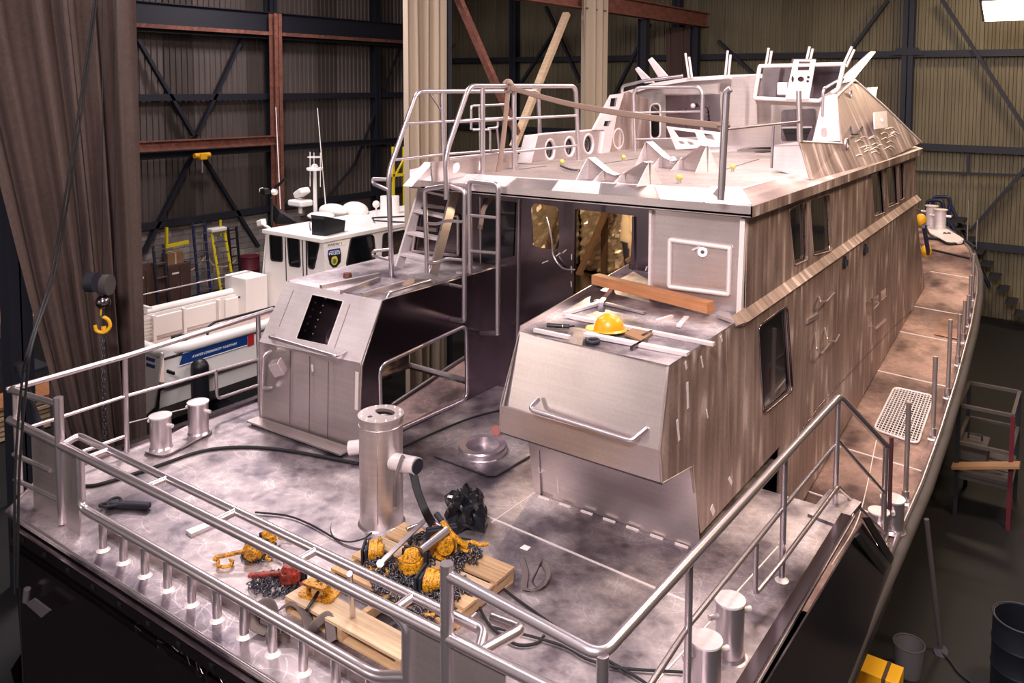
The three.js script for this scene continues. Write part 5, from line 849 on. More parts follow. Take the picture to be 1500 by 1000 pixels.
// pallet
{
  const t = thing('wooden_pallet', 'wooden pallet on the aft deck heaped with lifting gear', 'pallet'), x0 = 0.3, x1 = 1.56, z0 = -4.06, z1 = -5.42;
  const mats = [0xffffff, 0xeadbc8, 0xf6ead8].map(c => { const m = M.wood.clone(); m.color.set(c); return m; });
  for (const x of [x0 + 0.03, (x0 + x1) / 2, x1 - 0.03]) part(t, 'stringer', box(0.05, 0.09, z0 - z1, x, 0.067, (z0 + z1) / 2), mats[1]);
  [[0, 0.22], [0.47, 0.12], [0.7, 0.14], [0.92, 0.14], [1.1, 0.13], [1.24, 0.12]].forEach(([o, w], i) => part(t, 'deck_board', box(x1 - x0, 0.022, w, (x0 + x1) / 2 + rr(-0.01, 0.01), 0.123, z0 - w / 2 - o, 0, rr(-0.01, 0.01)), mats[i % 3]));
  for (const z of [z0 - 0.07, (z0 + z1) / 2, z1 + 0.07]) part(t, 'bottom_board', box(x1 - x0, 0.02, 0.12, (x0 + x1) / 2, 0.012, z), mats[2]);
  ground(t);
}
// chain hoists
const PT = 0.136, linkG = new THREE.TorusGeometry(0.019, 0.0062, 5, 9).scale(0.75, 1.35, 1);
function chainPile(c, rx, rz, h, n) { const l = []; for (let i = 0; i < n; i++) { const a = rnd() * 6.283, r = Math.sqrt(rnd()); l.push(linkG.clone().applyMatrix4(new THREE.Matrix4().makeRotationFromEuler(new THREE.Euler(rnd() * 6, rnd() * 6, rnd() * 6))).translate(c.x + Math.cos(a) * rx * r, c.y + 0.025 + h * (1 - r) * rnd(), c.z + Math.sin(a) * rz * r)); } return l; }
function chainRun(pts, step = 0.042) { const P0 = smooth(pts, 120), l = []; let acc = 0, k = 0; for (let i = 1; i < P0.length; i++) { acc += P0[i].distanceTo(P0[i - 1]); if (acc >= step) { acc = 0; const d = P0[i].clone().sub(P0[i - 1]).normalize(); const m = new THREE.Matrix4().makeRotationFromQuaternion(new THREE.Quaternion().setFromUnitVectors(V(0, 1, 0), d)); l.push(linkG.clone().rotateY(k++ % 2 ? Math.PI / 2 : 0).applyMatrix4(m).translate(P0[i].x, P0[i].y, P0[i].z)); } } return l; }
const hookG = (s = 1) => sweep(smooth([[0, 0.09, 0], [0, 0.045, 0], [0.035, 0.015, 0], [0.045, -0.03, 0], [0.012, -0.068, 0], [-0.035, -0.055, 0], [-0.046, -0.015, 0]].map(q => q.map(v => v * s)), 26), 0.012 * s, 7);
M.chain = mat(0x5c5a62, { roughness: 0.35, metalness: 0.75 }); M.grime = tex(256, (x, y, i) => { const t = nB[(i * 7) % (N * N)] * 0 + nC[(y * 2) * N + x * 2] * 0.6 + nD[y * 2 * N + x * 2] * 0.4; return mix3([120, 104, 92], [255, 255, 255], Math.min(1, Math.max(0, (t - 0.22) * 3))); }, true, 2.5); M.hoistRed = mat(0xa83c2e, { roughness: 0.5, map: M.grime }); M.hoistY = mat(0xdd9c20, { roughness: 0.5, map: M.grime });
function tf(g, p, e, s = 1) { return g.scale(s, s, s).applyMatrix4(new THREE.Matrix4().makeRotationFromEuler(new THREE.Euler(...e))).translate(p.x, p.y, p.z); }
function hexBody(r, h) { return new THREE.CylinderGeometry(r, r * 1.04, h, 6); }
function hoist(label, p, ry, m, o = {}) {
  const t = thing('chain_hoist', label, 'chain hoist', o.group), s = o.s || 1;
  part(t, 'gear_case', [tf(hexBody(0.09, 0.07), V(0, 0.1, 0), [o.up ? 0 : Math.PI / 2, 0, 0], s), tf(new THREE.CylinderGeometry(0.05, 0.07, 0.05, 12), V(0, 0.1 * s + (o.up ? 0.055 * s : 0), o.up ? 0 : 0.055 * s), [o.up ? 0 : Math.PI / 2, 0, 0], s)], m);
  part(t, 'side_plate', [rbox(0.2, 0.14, 0.02, 0.008, 0, 0.09, -0.05), rbox(0.2, 0.14, 0.02, 0.008, 0, 0.09, -0.085)].map(g => g.scale(s, s, s)), M.steel);
  part(t, 'sprocket', tf(new THREE.CylinderGeometry(0.05, 0.05, 0.03, 14), V(0, 0.09 * s, -0.068 * s), [Math.PI / 2, 0, 0], s), M.chain);
  part(t, 'top_hook', tf(hookG(1.1), V(0.19 * s, 0.05, 0), [Math.PI / 2, 0, -Math.PI / 2], s), m);
  if (o.lever) part(t, 'lever', tf(rbox(0.3, 0.03, 0.045, 0.012), V(-0.16 * s, 0.11 * s, 0.08 * s), [0, 0.3, 0.1], s), m);
  part(t, 'hook', tf(hookG(1.25), V(-0.24 * s, 0.03, 0.08 * s), [Math.PI / 2, 0, Math.PI / 2 + 0.4], s), o.hookMat || m);
  part(t, 'chain', chainPile(V(o.cx ?? -0.1, 0, o.cz ?? 0.05), o.crx || 0.16, o.crz || 0.13, 0.07, o.n || 70), M.chain, 'heap of black chain');
  t.position.copy(p); t.rotation.y = ry; return t;
}
hoist('orange lever hoist with its open hook on the bare deck', pY(0.0, 372, 822), 0.55, M.hoistY, { lever: 1, s: 1.0, n: 60, cx: 0.02, cz: -0.1 });
hoist('red chain hoist in a heap of black chain by the pallet', pY(0.0, 425, 858), 0.25, M.hoistRed, { n: 110, crx: 0.24, crz: 0.16, lever: 1, up: 1, s: 1.05, cx: -0.12, hookMat: M.steel });
hoist('small yellow hoist with chain behind the tow rail next to the orange one', pY(0.0, 395, 800), 1.2, M.hoistY, { n: 40, s: 0.75 });
hoist('yellow hexagonal hoist upright in the middle of the pallet heap', pY(PT, 603, 842), 0.3, M.hoistY, { up: 1, s: 1.15, n: 110, crx: 0.2, crz: 0.18 });
hoist('large yellow hoist tipped on its side beside the black bag', pY(PT, 650, 815), 0.9, M.hoistY, { s: 1.35, n: 130, crx: 0.22, crz: 0.2, cx: 0.1, lever: 1 });
hoist('yellow hoist with a cylindrical body at the far edge of the pallet', pY(PT, 548, 822), 2.2, M.hoistY, { s: 1.0, n: 50 });
hoist('yellow hoist half buried in chain at the near side of the heap', pY(PT, 632, 868), 1.9, M.hoistY, { s: 1.1, n: 150, crx: 0.26, crz: 0.2 });
{ const t = thing('beam_trolley', 'yellow beam clamp with a black lever on the pallet corner', 'beam clamp'), p = pY(PT, 469, 870);
  part(t, 'lower_plate', plate(round([[-0.16, 0.02, 0.1], [0.16, 0.02, 0.08], [0.14, 0.02, -0.1], [-0.12, 0.02, -0.12]], 0.05), 0.02), M.hoistY); part(t, 'upper_plate', plate(round([[-0.13, 0.12, 0.09], [0.12, 0.12, 0.1], [0.0, 0.12, -0.15]], 0.05), 0.02), M.hoistY);
  part(t, 'spacer', [[-0.08, 0.04], [0.08, 0.04], [0, -0.09]].map(q => cyl([q[0], 0.02, q[1]], [q[0], 0.11, q[1]], 0.02, 0.02, 10)), M.hoistY); part(t, 'knob', [cyl([0, 0.12, 0.0], [0, 0.16, 0.0], 0.028, 0.02, 10)], M.steel); part(t, 'lever', cyl([0.02, 0.05, 0.05], [0.06, 0.03, 0.24], 0.014, 0.014, 8), M.black);
  t.position.copy(p); t.rotation.y = 0.2; }
{ const t = thing('steel_bar', 'flat grey steel bar leaning over the pallet heap', 'steel bar'); part(t, 'bar', beam(pY(PT + 0.16, 556, 826), pY(PT + 0.2, 622, 762), 0.045, 0.012), M.tube); part(t, 'end_eye', cyl(pY(PT + 0.15, 557, 825), pY(PT + 0.19, 557, 825), 0.03), M.tube); ground(t); }
{ const t = thing('steel_tube', 'short bright steel tube lying across the yellow hoists', 'steel tube'); part(t, 'tube', cyl(pY(PT + 0.2, 617, 806), pY(PT + 0.27, 655, 776), 0.032, 0.032, 14), M.tube); ground(t); }
{ const t = thing('lever_handle', 'long yellow lever handle standing against the black bag', 'lever'); part(t, 'handle', sweep(smooth([pY(PT + 0.3, 647, 763), pY(PT + 0.2, 665, 785), pY(PT + 0.1, 684, 800)], 12), 0.03, 8, false, 0.5), M.hoistY); part(t, 'grip', cyl(pY(PT + 0.34, 639, 752), pY(PT + 0.3, 647, 763), 0.026), M.steel); ground(t); }
{ const t = thing('clamp', 'grey screw clamp lying at the far side of the pallet heap', 'clamp'); part(t, 'frame', pipe([pY(PT + 0.05, 596, 775), pY(PT + 0.05, 614, 768), pY(PT + 0.05, 640, 780), pY(PT + 0.05, 626, 790)], 0.02, 0.03), M.tube); part(t, 'screw', cyl(pY(PT + 0.05, 622, 760), pY(PT + 0.05, 646, 772), 0.022), M.tube); part(t, 'red_tip', cyl(pY(PT + 0.07, 637, 772), pY(PT + 0.07, 646, 776), 0.022), M.red); ground(t); }
{ const t = part(scene, 'chain_heap', [...chainPile(pY(PT, 585, 865), 0.28, 0.16, 0.06, 130), ...chainPile(pY(PT, 655, 855), 0.2, 0.14, 0.08, 110), ...chainPile(pY(PT, 620, 795), 0.16, 0.12, 0.05, 60)], M.chain); tag(t, 'loose black chain strewn between the hoists on the pallet', 'chain'); }
// black bin bag
{
  const g = new THREE.IcosahedronGeometry(1, 5), q = g.attributes.position, c = pY(0.0, 684, 768), ctr = []; for (let i = 0; i < 46; i++) ctr.push(V(rr(-1, 1), rr(-1, 1), rr(-1, 1)).normalize());
  for (let i = 0; i < q.count; i++) { const v = V(q.getX(i), q.getY(i), q.getZ(i)); let m = 9, m2 = 9; for (const k of ctr) { const dd = v.distanceTo(k); if (dd < m) { m2 = m; m = dd; } else if (dd < m2) m2 = dd; } const s = 0.55 + 1.1 * m + 0.12 * Math.exp(-(m2 - m) * 12); v.multiplyScalar(s); const top = Math.max(0, v.y); q.setXYZ(i, v.x * 0.23 * (1 - 0.35 * top), Math.max(0, v.y * 0.24 + 0.16), v.z * 0.2 * (1 - 0.35 * top)); }
  const t = part(scene, 'bin_bag', toCreasedNormals(g, 0.25).translate(c.x, c.y, c.z), new THREE.MeshPhysicalMaterial({ color: 0x101116, roughness: 0.22, clearcoat: 0.5 })); tag(t, 'crumpled shiny black bin bag beside the pallet', 'bag');
}
// webbing straps
M.web = mat(0x6a5f5c, { roughness: 0.9 });
function strapObj(label, pts, w, m = M.web, n = 60, upright = false) { const t = part(scene, numbered('webbing_strap'), upright ? sweep(smooth(pts, n), w * 0.1, 8, false, 10) : sweep(smooth(pts, n), w, 8, false, 0.12), m); return tag(t, label, 'strap'); }
const dk = (x, y, h = 0.02) => pY(h, x, y);
strapObj('wide grey webbing sling tossed behind the stub posts', [dk(392, 925, 0.03), dk(372, 915, 0.05), dk(378, 892, 0.12), dk(398, 884, 0.16), dk(406, 905, 0.1), dk(390, 930, 0.03), dk(420, 935, 0.03), dk(440, 925, 0.04)], 0.05);
strapObj('folded grey webbing sling by the near edge of the pallet', [dk(412, 890, 0.05), dk(432, 882, 0.12), dk(448, 900, 0.06), dk(455, 925, 0.03), dk(462, 915, 0.12), dk(480, 905, 0.12), dk(486, 940, 0.03)], 0.045);
strapObj('grey webbing sling coiled on the deck right of the pallet', [dk(764, 818, 0.13), dk(770, 838, 0.06), dk(768, 860, 0.02), dk(782, 863, 0.03), dk(796, 856, 0.04), dk(803, 838, 0.08), dk(794, 824, 0.1), dk(786, 838, 0.12), dk(780, 852, 0.06), dk(788, 860, 0.03), dk(800, 850, 0.03)], 0.03);
strapObj('dark strap hanging from the arm of the tow post to the pallet', [pZ(-5.43, 590, 672), pZ(-5.4, 604, 690), pZ(-5.3, 612, 720), pZ(-5.2, 624, 750), dk(634, 768, 0.16)], 0.04, M.rubber);
strapObj('thin strap looped over the tow post arm', [pZ(-5.3, 578, 742), pZ(-5.26, 579, 705), pZ(-5.36, 590, 668), pZ(-5.5, 596, 680)], 0.016);
strapObj('long beige ratchet strap stretched across the upper deck', [pX(-0.95, 744, 128), lerp(pX(-0.95, 744, 128), pZ(-7.62, 1060, 183), 0.35).add(V(0, -0.07, 0)), lerp(pX(-0.95, 744, 128), pZ(-7.62, 1060, 183), 0.7).add(V(0, -0.06, 0)), pZ(-7.62, 1060, 185)], 0.034, M.strapB = mat(0x8c7466, { roughness: 0.85 }), 60, true);
strapObj('short beige strap end dangling beside the grab ladders', [pX(-0.95, 744, 135), pX(-0.9, 735, 220), pX(-0.85, 722, 285), pX(-0.85, 709, 305), pX(-0.85, 703, 335)], 0.035, M.strapB);
{ const t = part(scene, 'strap_knot', [new THREE.TorusKnotGeometry(0.05, 0.025, 50, 6).translate(...pX(-0.95, 745, 126).toArray())], M.strapB); tag(t, 'knotted strap wound round the upper railing', 'strap'); }
{ const t = part(scene, 'strap_knot_001', [cyl(pZ(-7.62, 1060, 178), pZ(-7.62, 1060, 190), 0.05, 0.05, 12), new THREE.TorusGeometry(0.05, 0.018, 6, 14).rotateX(1.4).translate(...pZ(-7.62, 1060, 184).toArray())], M.strapB); tag(t, 'strap hitch tied round the davit post', 'strap'); }
{ const t = part(scene, 'chain_length', chainRun([pR(820, 242, 0.03), pR(832, 247, 0.03), pR(842, 249, 0.03), pR(858, 250, 0.03)]), M.chain); tag(t, 'short chain lying beside the boat chock on the upper deck', 'chain'); }
// cables on the deck
function cableObj(label, pts, r = 0.012, m = M.rubber, name = 'cable') { const t = part(scene, numbered(name), cable(pts, r, 70, 6), m); return tag(t, label, 'cable'); }
cableObj('thick black hose running from the port house front over the deck', [dk(525, 679), dk(470, 668), dk(400, 657), dk(340, 655), dk(290, 662), dk(220, 686), dk(150, 708), dk(125, 712)], 0.018);
cableObj('thin black cable snaking from the open deck to the pallet', [dk(374, 750), dk(420, 755), dk(455, 768), dk(500, 792), dk(530, 790), dk(548, 778), dk(536, 790), dk(575, 782), dk(640, 784, 0.2), dk(690, 790, 0.16)], 0.009);
cableObj('black cable trailing from the pallet to the starboard stern corner', [dk(690, 805, 0.15), dk(730, 855), dk(782, 895), dk(840, 935), dk(875, 958), dk(930, 990), dk(960, 1010)], 0.011);
cableObj('looped black cable end near the gate in the stern rail', [dk(690, 860, 0.05), dk(705, 895), dk(722, 920), dk(755, 943), dk(785, 942), dk(797, 931)], 0.012);
cableObj('black cable crossing the looped one on the deck', [dk(720, 918), dk(780, 932), dk(830, 948), dk(860, 965), dk(910, 978), dk(1000, 984)], 0.01);
cableObj('black cable lying along the passage by the port house', [dk(590, 655), dk(640, 632), dk(690, 612), dk(735, 600)], 0.012);
{ const t = thing('hand_tool', 'dark hand tool with a wound cord lying behind the stern rail', 'tool'); part(t, 'body', [rbox(0.42, 0.06, 0.08, 0.02, 0, 0.04, 0)], M.steel); part(t, 'cord', [new THREE.TorusGeometry(0.07, 0.015, 6, 18).rotateX(1.3).translate(-0.2, 0.05, 0.04), new THREE.TorusGeometry(0.06, 0.015, 6, 18).rotateX(1.8).translate(-0.16, 0.06, 0)], M.rubber); t.position.copy(pY(0.0, 190, 745)); t.rotation.y = 0.5; }
{ const t = thing('offcut', 'bright metal offcut lying on the open aft deck', 'offcut'); part(t, 'strip', plate([pY(0.03, 272, 776), pY(0.03, 280, 782), pY(0.03, 316, 766), pY(0.03, 308, 762)], 0.03), M.bright); ground(t); }
for (const [a, l] of [[[690, 897, 0.012], 'white paper sheet on the deck by the pallet corner'], [[770, 800, 0.02], 'small pale wedge on the deck behind the pallet']]) { const p = dk(...a); const t = part(scene, numbered('paper_scrap'), plate([[p.x - 0.04, 0.012, p.z + 0.035], [p.x + 0.04, 0.012, p.z + 0.03], [p.x + 0.035, 0.012, p.z - 0.03], [p.x - 0.035, 0.012, p.z - 0.03]], 0.008), M.white); tag(t, l, 'scrap'); }
// bow: hoses and navy access stairs
cableObj('black hose draped over the foredeck', [pD(1358, 348, 0.03), pD(1375, 350, 0.03), pD(1392, 357, 0.03), pD(1415, 354, 0.05), pD(1428, 362, 0.1)], 0.035);
cableObj('second black hose crossing the foredeck', [pD(1358, 364, 0.02), pD(1385, 370, 0.02), pD(1420, 378, 0.02)], 0.022);
{
  const t = thing('access_stairs', 'navy blue access stairs with hoop rails beyond the bow', 'stairs'), z = -26.2, Z = (a, b) => pZ(z, a, b), W = (a, b) => pZ(z - 0.8, a, b), bt = Z(1358, 340), g0 = V(bt.x, FLOOR, z);
  part(t, 'hoop', pipe([V(Z(1358, 320).x, FLOOR, z), Z(1358, 293), Z(1381, 293), Z(1383, 310), Z(1405, 350), V(Z(1440, 400).x, FLOOR + 1, z)], 0.05, 0.15), M.navy); part(t, 'hoop', pipe([V(W(1367, 320).x, FLOOR, z - 0.8), W(1367, 288), W(1391, 288), W(1392, 300), W(1415, 345), V(W(1450, 400).x, FLOOR + 1, z - 0.8)], 0.05, 0.15), M.navy);
  part(t, 'post', [cyl(V(Z(1389, 340).x, FLOOR, z), Z(1391, 300), 0.05)], M.navy); part(t, 'rail_bar', [cyl(Z(1384, 318), Z(1391, 318), 0.03)], M.navy);
  part(t, 'landing', box(1.4, 0.06, 0.9, Z(1372, 340).x, 0.3, z - 0.4), M.steel); for (let i = 0; i < 8; i++) part(t, 'step', box(0.28, 0.04, 0.8, Z(1390, 340).x + 0.3 + i * 0.22, 0.1 - i * 0.33, z - 0.4), M.steel);
  ground(t);
}
for (const [x, y, l] of [[1353, 326, 'yellow float hung at the forward edge of the side plating'], [1361, 372, 'lower yellow float beside the side plating']]) { const p = pX(2.75, x, y); const t = part(scene, numbered('yellow_float'), new THREE.IcosahedronGeometry(0.13, 2).scale(0.8, 1, 0.8).translate(p.x - 0.1, p.y, p.z - 0.3), M.yellow); tag(t, l, 'float'); }
{ const a = pX(2.72, 1351, 332), b = pX(2.72, 1358, 372), t = part(scene, 'blue_batten', beam(a.add(V(0, 0, -0.15)), b.add(V(0, 0, -0.15)), 0.05, 0.12), M.navy); tag(t, 'dark blue batten between the two yellow floats', 'batten'); }
// ---------- person inside the cabin ----------
{
  const z = -11.2, base = pZ(z, 921, 400), by = 0.83, px = base.x, R = 84, mc = new MarchingCubes(R, new THREE.MeshBasicMaterial(), false, false, 200000);
  const H = 0.95, J = (x, y, zz) => V(x, y, zz);
  const bones = [ // joints in metres from the feet, figure turned to the right and leaning slightly forward
    [J(0, 1.0, 0), .145, J(0, 1.2, 0.01), .135], [J(0, 1.2, 0.01), .135, J(0.02, 1.4, 0.03), .14], [J(-0.14, 1.4, 0.02), .075, J(0.16, 1.4, 0.02), .075],
    [J(0.02, 1.42, 0.03), .06, J(0.04, 1.55, 0.05), .055], [J(0.04, 1.6, 0.06), .085, J(0.045, 1.68, 0.05), .095], [J(0.06, 1.6, 0.14), .014, J(0.06, 1.57, 0.155), .018],
    [J(-0.17, 1.4, 0.02), .06, J(-0.24, 1.15, 0.0), .05], [J(-0.24, 1.15, 0), .05, J(-0.22, 0.93, 0.1), .036], [J(-0.22, 0.93, 0.1), .034, J(-0.22, 0.83, 0.14), .03],
    [J(0.19, 1.4, 0.02), .06, J(0.25, 1.16, 0.06), .05], [J(0.25, 1.16, 0.06), .05, J(0.2, 1.08, 0.28), .036], [J(0.2, 1.08, 0.28), .034, J(0.18, 1.08, 0.37), .03],
    [J(-0.09, 0.98, 0), .1, J(-0.1, 0.52, 0.02), .068], [J(-0.1, 0.52, 0.02), .065, J(-0.1, 0.1, -0.02), .045], [J(-0.1, 0.05, -0.03), .045, J(-0.11, 0.035, 0.16), .035],
    [J(0.09, 0.98, 0), .1, J(0.1, 0.52, 0.03), .068], [J(0.1, 0.52, 0.03), .065, J(0.11, 0.1, 0), .045], [J(0.11, 0.05, -0.01), .045, J(0.12, 0.035, 0.18), .035]];
  for (const [hx, hy, hz] of [[-0.22, 0.82, 0.145], [0.18, 1.08, 0.385]]) for (let k = 0; k < 5; k++) { const o = (k - 2) * 0.019, L = k === 0 ? 0.045 : 0.065 + (k === 2 ? 0.012 : 0); bones.push([J(hx + o, hy, hz), .011, J(hx + o * 1.1, hy - 0.03, hz + L), .0085]); }
  const f = mc.field, p = V(0, 0, 0), ab = V(0, 0, 0), pa = V(0, 0, 0);
  for (let k = 0; k < R; k++) for (let j = 0; j < R; j++) for (let i = 0; i < R; i++) {
    p.set((i / R * 2 - 1) * H, (j / R * 2 - 1) * H + 0.9, (k / R * 2 - 1) * H);
    let d = 1; if (Math.abs(p.x) < 0.42 && Math.abs(p.z) < 0.55) for (const [a, ra, b, rb] of bones) { ab.copy(b).sub(a); pa.copy(p).sub(a); const t = Math.max(0, Math.min(1, pa.dot(ab) / ab.lengthSq())); const dd = pa.addScaledVector(ab, -t).length() - (ra + (rb - ra) * t), h = Math.max(0, 0.03 - Math.abs(d - dd)) / 0.03; d = Math.min(d, dd) - h * h * 0.0075; }
    f[i + j * R + k * R * R] = -d;
  }
  mc.isolation = 0; mc.update();
  const n = mc.count, pos = new Float32Array(n * 3), nor = new Float32Array(n * 3), col = new Float32Array(n * 3);
  for (let i = 0; i < n; i++) {
    const x = mc.positionArray[i * 3] * H, y = mc.positionArray[i * 3 + 1] * H + 0.9, zz = mc.positionArray[i * 3 + 2] * H;
    pos.set([x, y, zz], i * 3); nor.set([mc.normalArray[i * 3], mc.normalArray[i * 3 + 1], mc.normalArray[i * 3 + 2]], i * 3);
    const arm = Math.abs(x) > 0.17, hand = (x < -0.17 && y < 0.92) || (x > 0.12 && zz > 0.27 && y > 0.9);
    const c = y < 0.09 ? [0.02, 0.018, 0.018] : hand || y > 1.47 ? [0.5, 0.3, 0.22] : y < 0.95 && !arm ? [0.018, 0.022, 0.04] : [0.5, 0.4, 0.28];
    col.set(c, i * 3);
  }
  const g = new THREE.BufferGeometry(); g.setAttribute('position', new THREE.BufferAttribute(pos, 3)); g.setAttribute('normal', new THREE.BufferAttribute(nor, 3)); g.setAttribute('color', new THREE.BufferAttribute(col, 3));
  const t = thing('person', 'person in a beige jumper and dark trousers standing inside the doorway', 'person');
  const m = new THREE.Mesh(g, mat(0xffffff, { vertexColors: true, roughness: 0.85 })); m.name = 'body'; t.add(m);
  part(t, 'hair', new THREE.SphereGeometry(0.105, 16, 10, 0, 6.283, 0, 1.7).rotateX(-0.5).translate(0.045, 1.66, 0.035), mat(0x2a1d16, { roughness: 0.9 }));
  t.position.set(px, by, z); t.rotation.y = 2.3;
}
{ const p = V(-0.2, 2.6, -9.75), t = thing('added_cabin_lamp', 'added lamp that lights the inside of the cabin', 'lamp'); part(t, 'bulb', new THREE.SphereGeometry(0.05, 12, 10).translate(p.x, p.y, p.z), new THREE.MeshStandardMaterial({ color: 0xffffff, emissive: 0xffdcb0, emissiveIntensity: 8 })); part(t, 'holder', cyl([p.x, p.y + 0.05, p.z], [p.x, p.y + 0.2, p.z], 0.03), M.black); const l = new THREE.PointLight(0xffdcb0, 8); l.position.copy(p); t.add(l); ground(t); }  // unseen lamp, added to brighten the cabin interior
// ---------- hook block before the big curtain ----------
{
  const x = -4.9, t = thing('hook_block', 'overhead crane hook block with yellow hook and hanging chain before the brown curtain', 'crane hook'), X = (a, b) => pX(x, a, b), disc = (a, b, r) => { const c = X(a, b); return cyl(c.clone().add(V(-0.05, 0, 0.03)), c.clone().add(V(0.05, 0, -0.03)), r, r, 20); };
  part(t, 'sheave', disc(135, 413, 0.125), M.steel); part(t, 'sheave', disc(155, 417, 0.13), M.primer);
  part(t, 'swivel', [new THREE.SphereGeometry(0.09, 16, 12).translate(...X(151, 442).toArray())], M.shadeAlu); part(t, 'shank', cyl(X(150, 430), X(150, 463), 0.025), M.steel);
  const h = X(150, 472); part(t, 'hook', [hookG(1.9).rotateY(0.9).translate(h.x, h.y, h.z), cyl(X(152, 478), X(152, 486), 0.03)], M.yellow, 'yellow hook');
  part(t, 'chain', [...chainRun([X(152, 484), X(153, 560), X(155, 640), V(x, FLOOR + 0.3, X(155, 640).z)], 0.04), ...chainRun([X(150, 484), X(150, 560), X(152, 640), V(x - 0.04, FLOOR + 0.3, X(155, 640).z)], 0.04)], M.chain);
  for (const [a, b] of [[[124, 400], [88, 0]], [[139, 398], [99, 0]], [[150, 400], [150, 0]], [[168, 404], [170, 0]]]) { const p = X(...a), q = X(...b); part(t, 'wire_rope', cyl(p, lerp(p, q, 1.55), 0.008, 0.008, 6), M.black); }
}
{ const t = part(scene, 'hanging_cable', [cable([pX(-4.6, 139, 0), pX(-4.6, 120, 130), pX(-4.6, 100, 260), pX(-4.6, 75, 400), pZ(-3.3, 45, 500), pZ(-3.3, 32, 560), pZ(-3.3, 22, 700), pZ(-3.3, 22, 870)], 0.012, 60), cable([pX(-4.6, 142, 0), pX(-4.6, 110, 230), pX(-4.6, 80, 400), pZ(-3.3, 48, 500), pZ(-3.3, 38, 570), pZ(-3.3, 28, 700), pZ(-3.3, 26, 860)], 0.012, 60)], M.rubber); tag(t, 'pair of black cables hanging down past the port stern corner', 'cable'); }
{ const t = thing('slung_pole', 'dark pole leaning against the port stern railing', 'pole'); part(t, 'pole', cyl(pX(-3.6, 28, 535), pX(-3.6, 64, 640), 0.03), M.steel); part(t, 'head', cyl(pX(-3.6, 27, 532), pX(-3.6, 30, 542), 0.045), M.black); ground(t); }
